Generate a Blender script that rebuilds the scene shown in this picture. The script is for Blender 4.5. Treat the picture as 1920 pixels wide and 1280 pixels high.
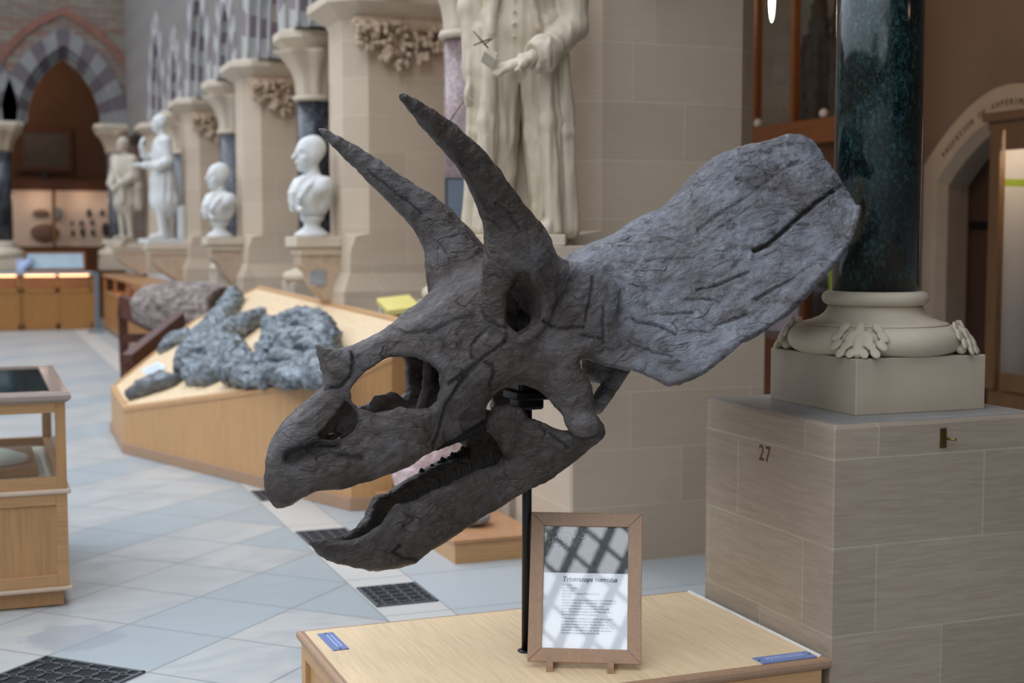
import bpy, bmesh, math, random, sys
import numpy as np
from mathutils import Vector, Matrix
from mathutils.bvhtree import BVHTree
import openvdb

for o in list(bpy.data.objects):
    bpy.data.objects.remove(o)
scene = bpy.context.scene
COL = bpy.context.collection

# ------------------------------------------------------------------ camera
FPX = 2590.0
YAW = math.radians(21.25)
PITCH = math.atan(193 / FPX)
CAM = np.array([0.0, 0.0, 1.7])
cd = bpy.data.cameras.new('camera')
cam = bpy.data.objects.new('camera', cd)
COL.objects.link(cam)
cam.location = CAM
cam.rotation_euler = (math.pi / 2 - PITCH, 0, -YAW)
cd.sensor_width = 36.0
cd.lens = 36.0 * FPX / 1920.0
cd.clip_start = 0.05
cd.clip_end = 200
cd.dof.use_dof = True
cd.dof.focus_distance = 4.45
cd.dof.aperture_fstop = 2.3
scene.camera = cam

# ------------------------------------------------------------------ sky over the glazed court
world = bpy.data.worlds.new('world')
scene.world = world
world.use_nodes = True
wn = world.node_tree.nodes
wl = world.node_tree.links
bg = wn['Background']
tcw = wn.new('ShaderNodeTexCoord')
sepw = wn.new('ShaderNodeSeparateXYZ')
wl.new(tcw.outputs['Generated'], sepw.inputs[0])
rmp = wn.new('ShaderNodeValToRGB')
rmp.color_ramp.elements[0].position = 0.0
rmp.color_ramp.elements[0].color = (0.075, 0.068, 0.062, 1)
rmp.color_ramp.elements[1].position = 0.85
rmp.color_ramp.elements[1].color = (0.88, 0.955, 1.07, 1)
for _p, _c in ((0.25, (0.11, 0.108, 0.11, 1)), (0.50, (0.46, 0.50, 0.56, 1))):
    e = rmp.color_ramp.elements.new(_p); e.color = _c
# the open court lies to the left, the solid range of the building behind the viewer
m1 = wn.new('ShaderNodeMath'); m1.operation = 'MULTIPLY_ADD'
wl.new(sepw.outputs['X'], m1.inputs[0]); m1.inputs[1].default_value = -0.33; wl.new(sepw.outputs['Z'], m1.inputs[2])
m2 = wn.new('ShaderNodeMath'); m2.operation = 'MULTIPLY_ADD'
wl.new(sepw.outputs['Y'], m2.inputs[0]); m2.inputs[1].default_value = 0.18; wl.new(m1.outputs[0], m2.inputs[2])
wl.new(m2.outputs[0], rmp.inputs[0])
wl.new(rmp.outputs[0], bg.inputs[0])
bg.inputs[1].default_value = 2.9
# bright sky patch added low behind the viewer for the sign glass to mirror
dotn = wn.new('ShaderNodeVectorMath'); dotn.operation = 'DOT_PRODUCT'
wl.new(tcw.outputs['Generated'], dotn.inputs[0]); dotn.inputs[1].default_value = (-0.431, -0.776, 0.458)
mr = wn.new('ShaderNodeMapRange'); mr.interpolation_type = 'SMOOTHSTEP'
mr.inputs['From Min'].default_value = 0.965; mr.inputs['From Max'].default_value = 0.992
mr.inputs['To Min'].default_value = 0.0; mr.inputs['To Max'].default_value = 1.1
wl.new(dotn.outputs['Value'], mr.inputs['Value'])
glow = wn.new('ShaderNodeMix'); glow.data_type = 'RGBA'; glow.blend_type = 'ADD'
glow.inputs[0].default_value = 1.0
gl2 = wn.new('ShaderNodeVectorMath'); gl2.operation = 'SCALE'; gl2.inputs[0].default_value = (0.95, 1.0, 1.05)
wl.new(mr.outputs[0], gl2.inputs['Scale'])
wl.new(rmp.outputs[0], glow.inputs[6]); wl.new(gl2.outputs[0], glow.inputs[7]); wl.new(glow.outputs[2], bg.inputs[0])
scene.view_settings.view_transform = 'Standard'
scene.view_settings.look = 'None'
scene.view_settings.gamma = 1.0
scene.view_settings.use_curve_mapping = False
scene.view_settings.exposure = 0.0


def sun(name, loc, rot, energy, size, col):
    l = bpy.data.lights.new(name, 'AREA')
    l.shape = 'RECTANGLE'
    l.size, l.size_y = size
    l.energy = energy
    l.color = col
    o = bpy.data.objects.new(name, l)
    o.location = loc
    o.rotation_euler = rot
    COL.objects.link(o)
    return o


# ------------------------------------------------------------------ pixel rays of the photograph, used to survey where things stand
_fw = np.array([math.sin(YAW) * math.cos(PITCH), math.cos(YAW) * math.cos(PITCH), -math.sin(PITCH)])
_rt = np.array([math.cos(YAW), -math.sin(YAW), 0.0])
_up = np.cross(_rt, _fw)


def ray(u, v):
    return _fw + _rt * ((u - 960) / FPX) - _up * ((v - 640) / FPX)


def onz(u, v, z):
    r = ray(u, v)
    return CAM + r * ((z - CAM[2]) / r[2])


def onx(u, v, x):
    r = ray(u, v)
    return CAM + r * (x / r[0])


def ony(u, v, y):
    r = ray(u, v)
    return CAM + r * (y / r[1])


# ------------------------------------------------------------------ objects, labels
def tag(o, label=None, cat=None, group=None, kind=None):
    if label: o['label'] = label
    if cat: o['category'] = cat
    if group: o['group'] = group
    if kind: o['kind'] = kind
    return o


def empty(name, loc, label, cat, group=None, rz=0.0):
    o = bpy.data.objects.new(name, None)
    o.location = loc
    o.rotation_euler = (0, 0, rz)
    COL.objects.link(o)
    return tag(o, label, cat, group)


def mesh_obj(name, verts, faces, mat, parent=None, smooth=False, loc=None, mats=None, fmat=None):
    me = bpy.data.meshes.new(name)
    if isinstance(verts, np.ndarray): verts = verts.tolist()
    me.from_pydata(verts, [], [list(map(int, f)) for f in faces])
    if mats:
        for m in mats: me.materials.append(m)
        if fmat is not None: me.polygons.foreach_set('material_index', fmat)
    elif mat:
        me.materials.append(mat)
    if smooth:
        me.polygons.foreach_set('use_smooth', [True] * len(me.polygons))
    me.update()
    o = bpy.data.objects.new(name, me)
    if loc is not None: o.location = loc
    COL.objects.link(o)
    if parent: o.parent = parent
    return o


class MB:
    """collects boxes, prisms, lathes and tubes into one mesh"""

    def __init__(s):
        s.v = []; s.f = []; s.sm = []

    def add(s, v, f, smooth=False, M=None):
        n = len(s.v)
        for p in v:
            s.v.append(tuple(M @ Vector(p)) if M is not None else tuple(p))
        for q in f:
            s.f.append([i + n for i in q]); s.sm.append(smooth)
        return s

    def box(s, x0, x1, y0, y1, z0, z1, b=0.0, M=None):
        if b <= 0:
            v = [(x, y, z) for z in (z0, z1) for y in (y0, y1) for x in (x0, x1)]
            f = [(0, 2, 3, 1), (4, 5, 7, 6), (0, 1, 5, 4), (2, 6, 7, 3), (0, 4, 6, 2), (1, 3, 7, 5)]
            return s.add(v, f, False, M)
        bm = bmesh.new()
        bmesh.ops.create_cube(bm, size=1)
        for w in bm.verts:
            w.co = Vector(((x0 + x1) / 2 + w.co.x * (x1 - x0), (y0 + y1) / 2 + w.co.y * (y1 - y0), (z0 + z1) / 2 + w.co.z * (z1 - z0)))
        bmesh.ops.bevel(bm, geom=bm.edges[:], offset=b, segments=2, affect='EDGES', profile=0.5)
        bm.verts.index_update()
        s.add([tuple(w.co) for w in bm.verts], [[w.index for w in q.verts] for q in bm.faces], False, M)
        bm.free()
        return s

    def prism(s, poly, z0, z1, M=None):
        """poly: list of (x,y) counter-clockwise; z may be a function of (x,y)"""
        n = len(poly)
        a = z0 if callable(z0) else (lambda x, y: z0)
        c = z1 if callable(z1) else (lambda x, y: z1)
        v = [(x, y, a(x, y)) for x, y in poly] + [(x, y, c(x, y)) for x, y in poly]
        f = [list(range(n))[::-1], [n + i for i in range(n)]]
        f += [(i, (i + 1) % n, n + (i + 1) % n, n + i) for i in range(n)]
        return s.add(v, f, False, M)

    def loft(s, rings, smooth=False, caps=True, M=None):
        n = len(rings[0]); v = [p for r in rings for p in r]; f = []
        for k in range(len(rings) - 1):
            for i in range(n):
                j = (i + 1) % n
                f.append((k * n + i, k * n + j, (k + 1) * n + j, (k + 1) * n + i))
        if caps:
            f.append(list(range(n))[::-1]); f.append([(len(rings) - 1) * n + i for i in range(n)])
        return s.add(v, f, smooth, M)

    def lathe(s, prof, c=(0, 0), n=48, smooth=True, M=None, a0=0.0):
        rings = [[(c[0] + r * math.cos(a0 + 2 * math.pi * i / n), c[1] + r * math.sin(a0 + 2 * math.pi * i / n), z) for i in range(n)] for r, z in prof]
        return s.loft(rings, smooth, True, M)

    def tube(s, pts, r, n=10, M=None):
        pts = [Vector(p) for p in pts]
        rr = r if isinstance(r, (list, tuple)) else [r] * len(pts)
        rings = []
        for i, p in enumerate(pts):
            d = (pts[min(i + 1, len(pts) - 1)] - pts[max(i - 1, 0)]).normalized()
            u = d.cross(Vector((0, 0, 1)))
            if u.length < 1e-3: u = Vector((1, 0, 0))
            u.normalize(); w = d.cross(u)
            rings.append([tuple(p + (u * math.cos(2 * math.pi * k / n) + w * math.sin(2 * math.pi * k / n)) * rr[i]) for k in range(n)])
        return s.loft(rings, True, True, M)

    def bar(s, p, q, w, h=None, M=None):
        """square bar between two points"""
        h = h or w
        p, q = Vector(p), Vector(q); d = (q - p).normalized()
        u = d.cross(Vector((0, 0, 1)))
        if u.length < 1e-3: u = Vector((1, 0, 0))
        u.normalize(); t = u.cross(d)
        ring = lambda c: [tuple(c + u * a * w / 2 + t * b * h / 2) for a, b in ((-1, -1), (1, -1), (1, 1), (-1, 1))]
        return s.loft([ring(p), ring(q)], False, True, M)

    def build(s, name, mat, parent=None, loc=None, bevel=0.0):
        o = mesh_obj(name, s.v, s.f, mat, parent, loc=loc)
        o.data.polygons.foreach_set('use_smooth', s.sm)
        bm = bmesh.new(); bm.from_mesh(o.data)
        bmesh.ops.recalc_face_normals(bm, faces=bm.faces[:])
        bm.to_mesh(o.data); bm.free()
        if bevel:
            m = o.modifiers.new('bevel', 'BEVEL'); m.width = bevel; m.segments = 2; m.limit_method = 'ANGLE'
        return o


def struct(o):
    o['kind'] = 'structure'
    return o


# ------------------------------------------------------------------ numpy noise
_rng = np.random.RandomState(7)
_LAT = _rng.rand(32, 32, 32).astype(np.float32) * 2 - 1


def vnoise(P):
    P = np.asarray(P, dtype=np.float64)
    i = np.floor(P).astype(np.int64); f = P - i
    f = f * f * (3 - 2 * f)
    r = 0
    for a in (0, 1):
        for b in (0, 1):
            for c in (0, 1):
                w = (f[:, 0] if a else 1 - f[:, 0]) * (f[:, 1] if b else 1 - f[:, 1]) * (f[:, 2] if c else 1 - f[:, 2])
                r = r + w * _LAT[(i[:, 0] + a) & 31, (i[:, 1] + b) & 31, (i[:, 2] + c) & 31]
    return r


def fbm(P, scale, octv=3, ridge=False):
    r = 0; a = 1.0; s = scale
    for k in range(octv):
        n = vnoise(P * s + 17.3 * k)
        if ridge: n = 1 - 2 * np.abs(n)
        r = r + a * n; a *= 0.5; s *= 2.03
    return r


# ------------------------------------------------------------------ signed distance modelling
def smin(a, b, k):
    h = np.maximum(k - np.abs(a - b), 0) / k
    return np.minimum(a, b) - h * h * k * 0.25


def smax(a, b, k):
    return -smin(-a, -b, k)


class Vol:
    def __init__(s, lo, hi, h):
        s.lo = np.array(lo, float); s.h = h
        s.n = np.ceil((np.array(hi, float) - s.lo) / h).astype(int) + 1
        s.d = np.full(tuple(s.n), 1.0, np.float32)
        s.ax = [s.lo[i] + h * np.arange(s.n[i]) for i in range(3)]

    def sub(s, lo, hi):
        i0 = np.clip(np.floor((np.array(lo) - s.lo) / s.h).astype(int), 0, s.n)
        i1 = np.clip(np.ceil((np.array(hi) - s.lo) / s.h).astype(int) + 1, 0, s.n)
        sl = tuple(slice(a, b) for a, b in zip(i0, i1))
        X, Y, Z = np.meshgrid(*[s.ax[i][sl[i]] for i in range(3)], indexing='ij', sparse=True)
        return sl, X, Y, Z

    def _op(s, lo, hi, fn, k, cut):
        m = (k or 0) + 6 * s.h
        sl, X, Y, Z = s.sub(np.array(lo) - m, np.array(hi) + m)
        if 0 in s.d[sl].shape: return s
        d = np.broadcast_to(fn(X, Y, Z), s.d[sl].shape).astype(np.float32)
        cur = s.d[sl]
        if cut:
            s.d[sl] = smax(cur, -d, k) if k else np.maximum(cur, -d)
        else:
            s.d[sl] = smin(cur, d, k) if k else np.minimum(cur, d)
        return s

    def cone(s, a, b, ra, rb, k=0.02, cut=False, sq=(1, 1, 1)):
        """round cone; sq squeezes the space about its middle to make flat limbs"""
        a = np.array(a, float); b = np.array(b, float); c = (a + b) / 2; q = np.array(sq, float)
        A = (a - c) / q; B = (b - c) / q; ba = B - A; L2 = ba @ ba + 1e-12
        R = max(ra, rb) * max(q)
        def fn(X, Y, Z):
            x = (X - c[0]) / q[0] - A[0]; y = (Y - c[1]) / q[1] - A[1]; z = (Z - c[2]) / q[2] - A[2]
            t = np.clip((x * ba[0] + y * ba[1] + z * ba[2]) / L2, 0, 1)
            d = np.sqrt((x - t * ba[0]) ** 2 + (y - t * ba[1]) ** 2 + (z - t * ba[2]) ** 2)
            return (d - (ra + (rb - ra) * t)) * min(q)
        return s._op(np.minimum(a, b) - R, np.maximum(a, b) + R, fn, k, cut)

    def chain(s, pts, k=0.02, cut=False, sq=(1, 1, 1)):
        """pts: (x,y,z,r)"""
        for p, q in zip(pts[:-1], pts[1:]):
            s.cone(p[:3], q[:3], p[3], q[3], k, cut, sq)
        return s

    def ell(s, c, r, k=0.02, cut=False, rot=None):
        c = np.array(c, float); r = np.array(r, float)
        R = np.array(rot) if rot is not None else np.eye(3)
        m = r.max() if rot is not None else r
        def fn(X, Y, Z):
            x = X - c[0]; y = Y - c[1]; z = Z - c[2]
            q = [(R[i, 0] * x + R[i, 1] * y + R[i, 2] * z) / r[i] for i in range(3)]
            n = np.sqrt(q[0] ** 2 + q[1] ** 2 + q[2] ** 2) + 1e-9
            g = np.sqrt((q[0] / r[0]) ** 2 + (q[1] / r[1]) ** 2 + (q[2] / r[2]) ** 2) + 1e-9
            return n * (n - 1) / g
        return s._op(c - m, c + m, fn, k, cut)

    def box(s, lo, hi, rad=0.01, k=0.0, cut=False):
        lo = np.array(lo, float); hi = np.array(hi, float); c = (lo + hi) / 2; e = (hi - lo) / 2 - rad
        def fn(X, Y, Z):
            x = np.abs(X - c[0]) - e[0]; y = np.abs(Y - c[1]) - e[1]; z = np.abs(Z - c[2]) - e[2]
            o = np.sqrt(np.maximum(x, 0) ** 2 + np.maximum(y, 0) ** 2 + np.maximum(z, 0) ** 2)
            return o + np.minimum(np.maximum(np.maximum(x, y), z), 0) - rad
        return s._op(lo, hi, fn, k, cut)

    def mesh(s):
        s.d[0] = s.d[-1] = 1; s.d[:, 0] = s.d[:, -1] = 1; s.d[:, :, 0] = s.d[:, :, -1] = 1
        g = openvdb.FloatGrid(1.0)
        g.copyFromArray(np.ascontiguousarray(np.clip(s.d, -6 * s.h, 6 * s.h)) / s.h)
        p, q = g.convertToQuads(0.0)
        P = np.array(p, float) * s.h + s.lo
        Q = np.array(q, int)
        # outward winding
        c = P[Q].mean(1)
        n = np.cross(P[Q[:, 2]] - P[Q[:, 0]], P[Q[:, 3]] - P[Q[:, 1]])
        n /= np.linalg.norm(n, axis=1)[:, None] + 1e-12
        a = s.sample(c + n * s.h); b = s.sample(c - n * s.h)
        if (a - b).mean() < 0: Q = Q[:, ::-1]
        return P, Q

    def sample(s, P):
        i = np.clip(np.rint((P - s.lo) / s.h).astype(int), 0, s.n - 1)
        return s.d[i[:, 0], i[:, 1], i[:, 2]]


def vnormals(P, Q):
    n = np.cross(P[Q[:, 2]] - P[Q[:, 0]], P[Q[:, 3]] - P[Q[:, 1]])
    N = np.zeros_like(P)
    for k in range(4): np.add.at(N, Q[:, k], n)
    return N / (np.linalg.norm(N, axis=1)[:, None] + 1e-12)


def smooth_mesh(P, Q, it=2, lam=0.5):
    for _ in range(it):
        S = np.zeros_like(P); c = np.zeros(len(P))
        for k in range(4):
            a, b = Q[:, k], Q[:, (k + 1) % 4]
            np.add.at(S, a, P[b]); np.add.at(S, b, P[a]); np.add.at(c, a, 1); np.add.at(c, b, 1)
        P = P + lam * (S / np.maximum(c, 1)[:, None] - P)
    return P
# ------------------------------------------------------------------ materials
class NT:
    def __init__(s, name):
        s.m = bpy.data.materials.new(name); s.m.use_nodes = True
        s.n = s.m.node_tree.nodes; s.l = s.m.node_tree.links
        s.b = s.n['Principled BSDF']

    def node(s, t, ins=None, **kw):
        o = s.n.new('ShaderNode' + t)
        for k, v in kw.items(): setattr(o, k, v)
        for k, v in (ins or {}).items():
            if hasattr(v, 'is_linked') or isinstance(v, bpy.types.NodeSocket): s.l.new(v, o.inputs[k])
            else: o.inputs[k].default_value = v
        return o

    def math(s, op, a, b=None, c=None):
        d = {0: a}
        if b is not None: d[1] = b
        if c is not None: d[2] = c
        return s.node('Math', d, operation=op).outputs[0]

    def pos(s, scale=(1, 1, 1), rot=(0, 0, 0), obj=False):
        if obj: p = s.node('TexCoord').outputs['Object']
        else: p = s.node('NewGeometry').outputs['Position']
        return s.node('Mapping', {'Vector': p, 'Scale': scale, 'Rotation': rot}).outputs[0]

    def noise(s, vec, scale, detail=4, rough=0.55, dist=0.0):
        return s.node('TexNoise', {'Vector': vec, 'Scale': scale, 'Detail': detail, 'Roughness': rough, 'Distortion': dist}).outputs[0]

    def ramp(s, fac, stops):
        r = s.node('ValToRGB', {0: fac}); el = r.color_ramp.elements
        while len(el) < len(stops): el.new(0.5)
        for e_, (p, c) in zip(el, stops):
            e_.position = p; e_.color = (*c, 1) if len(c) == 3 else c
        return r.outputs[0]

    def mix(s, fac, a, b, mode='MIX'):
        o = s.node('Mix', data_type='RGBA', blend_type=mode)
        for i, v in ((0, fac), (6, a), (7, b)):
            if isinstance(v, bpy.types.NodeSocket): s.l.new(v, o.inputs[i])
            else: o.inputs[i].default_value = v if i == 0 or len(v) == 4 else (*v, 1)
        return o.outputs[2]

    def set(s, **kw):
        for k, v in kw.items():
            k = {'col': 'Base Color', 'rough': 'Roughness', 'metal': 'Metallic', 'normal': 'Normal', 'spec': 'Specular IOR Level', 'trans': 'Transmission Weight', 'ior': 'IOR', 'emit': 'Emission Color', 'es': 'Emission Strength', 'coat': 'Coat Weight', 'sss': 'Subsurface Weight'}[k]
            if isinstance(v, bpy.types.NodeSocket): s.l.new(v, s.b.inputs[k])
            elif isinstance(v, tuple) and len(v) == 3: s.b.inputs[k].default_value = (*v, 1)
            else: s.b.inputs[k].default_value = v
        return s

    def bump(s, h, strength=0.3, dist=0.01, normal=None):
        d = {'Height': h, 'Strength': strength, 'Distance': dist}
        if normal is not None: d['Normal'] = normal
        return s.node('Bump', d).outputs[0]


M = {}


def plain(name, col, rough=0.6, var=0.12, scale=6, bump=0.0, **kw):
    t = NT(name); v = t.noise(t.pos(), scale, 5)
    c = t.ramp(v, [(0.3, tuple(x * (1 - var) for x in col)), (0.7, tuple(min(1, x * (1 + var)) for x in col))])
    t.set(col=c, rough=rough, **kw)
    if bump: t.set(normal=t.bump(t.noise(t.pos(), scale * 8, 4), bump, 0.004))
    M[name] = t.m
    return t.m


def wood(name, col, axis=0, rough=0.45, dark=0.72, scale=1.0, bump=0.08):
    t = NT(name)
    sc = [14 * scale] * 3; sc[axis] = 1.1 * scale
    g = t.noise(t.pos(tuple(sc)), 2.2, 6, 0.6, 0.6)
    sc2 = [90 * scale] * 3; sc2[axis] = 3 * scale
    f = t.noise(t.pos(tuple(sc2)), 1.6, 3)
    c1 = t.ramp(g, [(0.3, tuple(x * dark for x in col)), (0.62, col), (0.8, tuple(min(1, x * 1.08) for x in col))])
    c = t.mix(0.35, c1, t.ramp(f, [(0.35, tuple(x * 0.7 for x in col)), (0.6, tuple(min(1, x * 1.1) for x in col))]))
    t.set(col=c, rough=rough, normal=t.bump(f, bump, 0.002))
    M[name] = t.m
    return t.m


def ashlar(name, col, mortar, bw=0.62, bh=0.3, off=0.0, rough=0.85, ms=0.006, streak=0.5, zoff=0.0, var=0.10):
    t = NT(name)
    g = t.node('NewGeometry').outputs['Position']
    sp = t.node('SeparateXYZ', {0: g})
    u = t.math('ADD', t.math('ADD', sp.outputs[0], sp.outputs[1]), off)
    w = t.math('ADD', sp.outputs[2], zoff)
    cv = t.node('CombineXYZ', {0: u, 1: w}).outputs[0]
    br = t.node('TexBrick', {'Vector': cv, 'Color1': tuple(x * (1 - var) for x in col) + (1,), 'Color2': tuple(min(1, x * (1 + var)) for x in col) + (1,), 'Mortar': (*mortar, 1), 'Scale': 1.0, 'Mortar Size': ms, 'Mortar Smooth': 0.3, 'Bias': 0.0, 'Brick Width': bw, 'Row Height': bh})
    br.offset = 0.42; br.squash = 1.25; br.squash_frequency = 3
    # bedding streaks of the limestone, gently wavy
    n = t.noise(t.pos((1.5, 1.5, 20), (.05, .04, 0)), 3.4, 7, 0.7, 0.7)
    big = t.noise(t.pos(), 1.3, 3)
    c = t.mix(streak, br.outputs[0], t.ramp(n, [(0.3, (0.68, 0.66, 0.64)), (0.62, (1.0, 1.0, 1.0))]), 'MULTIPLY')
    c = t.mix(0.5, c, t.ramp(big, [(0.3, (0.82, 0.80, 0.78)), (0.7, (1, 1, 1))]), 'MULTIPLY')
    h = t.mix(0.5, t.noise(t.pos((3, 3, 20)), 6, 5), br.outputs[1])
    t.set(col=c, rough=rough, normal=t.bump(h, 0.15, 0.006))
    M[name] = t.m
    return t.m


def bone(key, stops, rough=(.30, .50), stops2=None):
    t = NT('cast_' + key)
    p = t.pos()
    w = t.node('VectorMath', {0: p, 1: t.node('VectorMath', {0: t.node('TexNoise', {'Vector': p, 'Scale': 7.0, 'Detail': 3}).outputs[1], 'Scale': 0.10}, operation='SCALE').outputs[0]}, operation='ADD').outputs[0]
    stretch = t.node('Mapping', {'Vector': w, 'Rotation': (0, math.radians(-35), -YAW), 'Scale': (0.35, 1, 1)}).outputs[0]
    wr = t.noise(stretch, 26, 7, 0.68, 0.5)
    fine = t.noise(w, 110, 5, 0.7)
    vo = t.node('TexVoronoi', {'Vector': stretch, 'Scale': 17.0}, feature='DISTANCE_TO_EDGE').outputs[0]
    vo2 = t.node('TexVoronoi', {'Vector': w, 'Scale': 52.0}, feature='DISTANCE_TO_EDGE').outputs[0]
    cr = t.ramp(vo, [(0.0, (0, 0, 0)), (0.05, (1, 1, 1))])
    cr2 = t.ramp(vo2, [(0.0, (0, 0, 0)), (0.09, (1, 1, 1))])
    patch = t.noise(p, 5, 5, 0.6)
    base = t.ramp(patch, stops)
    if stops2:      # the frill gets a paler blue grey than the face, more so higher up; the change runs unevenly across the bones
        g_ = t.node('NewGeometry').outputs['Position']
        sx = t.node('VectorMath', {0: g_, 1: (-0.995, -0.101, 0)}, operation='DOT_PRODUCT').outputs['Value']
        sz = t.node('SeparateXYZ', {0: g_}).outputs[2]
        f_ = t.math('ADD', t.math('SUBTRACT', t.math('MULTIPLY', sx, -1.0), 2.16), t.math('MULTIPLY', t.math('SUBTRACT', sz, 1.45), .55))
        f_ = t.math('ADD', f_, t.math('MULTIPLY', t.math('SUBTRACT', t.noise(p, 6, 5, .65), .5), .38))
        base = t.mix(t.ramp(f_, [(.0, (0, 0, 0)), (.24, (1, 1, 1))]), base, t.ramp(patch, stops2))
    mask = t.ramp(t.noise(p, 9, 3), [(0.50, (0, 0, 0)), (0.64, (1, 1, 1))])
    c = t.mix(t.math('MULTIPLY', t.math('SUBTRACT', 1.0, cr), t.math('MULTIPLY', mask, 0.75)), base, tuple(x * .4 for x in stops[0][1]))
    c = t.mix(t.ramp(wr, [(0.36, (0.7, 0.7, 0.7)), (0.5, (0, 0, 0))]), c, tuple(x * .6 for x in stops[0][1]))
    gv = t.node('Attribute', attribute_name='groove_shade').outputs['Fac']
    c = t.mix(t.math('MULTIPLY', gv, .85), c, (.010, .007, .006))  # darkens the cracks, and on the jaw the painted mouth shade
    h = t.math('ADD', t.math('MULTIPLY', t.math('MULTIPLY', wr, t.ramp(t.noise(p, 4, 3), [(.35, (.18,) * 3), (.65, (.85,) * 3)])), 1.0), t.math('MULTIPLY', fine, 0.13))
    h = t.math('ADD', h, t.math('MULTIPLY', t.math('MULTIPLY', cr, mask), 0.16))
    h = t.math('ADD', h, t.math('MULTIPLY', t.math('MULTIPLY', cr2, t.math('SUBTRACT', 1.0, mask)), 0.014))
    stri = t.node('Mapping', {'Vector': w, 'Rotation': (0, math.radians(-35), -YAW), 'Scale': (0.16, 1, 1)}).outputs[0]
    h = t.math('ADD', h, t.math('MULTIPLY', t.noise(stri, 75, 4, .6, .3), .26))
    t.set(col=c, rough=t.ramp(fine, [(0.3, (rough[0],) * 3), (0.7, (rough[1],) * 3)]), spec=0.55, normal=t.bump(h, 1.0, 0.024))
    M[key] = t.m


_frill = [(.28, (.064, .056, .058)), (.42, (.118, .116, .128)), (.58, (.160, .166, .190)), (.76, (.200, .210, .242))]
bone('bone', [(.30, (.032, .016, .009)), (.44, (.050, .034, .028)), (.58, (.082, .069, .066)), (.74, (.130, .121, .129))], (.30, .52), _frill)
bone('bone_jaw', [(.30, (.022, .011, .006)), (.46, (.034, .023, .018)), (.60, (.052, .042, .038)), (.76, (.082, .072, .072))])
bone('bone_horn', [(.30, (.022, .010, .006)), (.46, (.036, .023, .017)), (.62, (.056, .042, .036)), (.80, (.086, .072, .070))])
bone('bone_horn_grey', [(.30, (.034, .022, .017)), (.46, (.066, .054, .051)), (.62, (.102, .093, .096)), (.78, (.145, .138, .146))])
# ------------------------------------------------------------------ the horned skull
SQ = onz(987, 1220, 0.3)          # foot of the stand; the skull's mid plane runs through it
SA = math.radians(27)
_rth = np.array([math.cos(YAW), -math.sin(YAW), 0]); _fh = np.array([math.sin(YAW), math.cos(YAW), 0])
SN = -math.cos(SA) * _rth - math.sin(SA) * _fh      # towards the beak
SR = -math.sin(SA) * _rth + math.cos(SA) * _fh      # across, away from the camera side


def onl(u, v, l):
    R = ray(u, v); tt = (l + (SQ - CAM) @ SR) / (R @ SR); p = CAM + R * tt
    return (p - SQ) @ SN, p[2]


def loc3(u, v, l):
    s, t = onl(u, v, l)
    return (s, l, t)


def s2w(P):
    P = np.asarray(P)
    return np.outer(P[:, 0], SN) + np.outer(P[:, 1], SR) + np.outer(P[:, 2], [0, 0, 1]) + np.array([SQ[0], SQ[1], 0])


class RBF:
    def __init__(s, pts, reg=1e-4):
        X = np.array([onl(u, v, -L) for u, v, L in pts]); y = np.array([L for _, _, L in pts])
        s.X = X; n = len(X)
        A = np.zeros((n + 3, n + 3)); A[:n, :n] = s.k(np.linalg.norm(X[:, None] - X[None], axis=2)) + reg * np.eye(n)
        A[:n, n] = 1; A[:n, n + 1:] = X; A[n:, :n] = A[:n, n:].T
        s.w = np.linalg.solve(A, np.concatenate([y, np.zeros(3)]))
    def k(s, r): return r * r * np.log(r + 1e-6)
    def __call__(s, S, T):
        out = s.w[-3] + s.w[-2] * S + s.w[-1] * T
        for (a, b), w in zip(s.X, s.w): out = out + w * s.k(np.sqrt((S - a) ** 2 + (T - b) ** 2))
        return out


def solve_px(rbf, u, v):
    L = 0.15
    for _ in range(8):
        s, t = onl(u, v, -L); L = 0.5 * L + 0.5 * float(np.clip(rbf(s, t), 0.02, 0.4))
    return s, t, -L


def outline(rbf, pts):
    """points (u,v) on the side surface, or (u,v,l) with their own distance off the mid plane"""
    o = []
    for p in pts:
        if len(p) == 3: o.append(onl(*p))
        else: o.append(solve_px(rbf, *p)[:2])
    return o


def poly_sd(S, T, poly):
    d = np.full(np.broadcast(S, T).shape, 1e9); ins = np.zeros(d.shape, bool)
    n = len(poly)
    for i in range(n):
        ax, ay = poly[i]; bx, by = poly[(i + 1) % n]
        ex, ey = bx - ax, by - ay; wx, wy = S - ax, T - ay
        t = np.clip((wx * ex + wy * ey) / (ex * ex + ey * ey + 1e-12), 0, 1)
        d = np.minimum(d, (wx - t * ex) ** 2 + (wy - t * ey) ** 2)
        c = ((ay <= T) & (by > T)) | ((by <= T) & (ay > T))
        ins ^= c & (S < ax + (T - ay) / ((by - ay) if by != ay else 1e-9) * ex)
    d = np.sqrt(d)
    return np.where(ins, -d, d)


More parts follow.
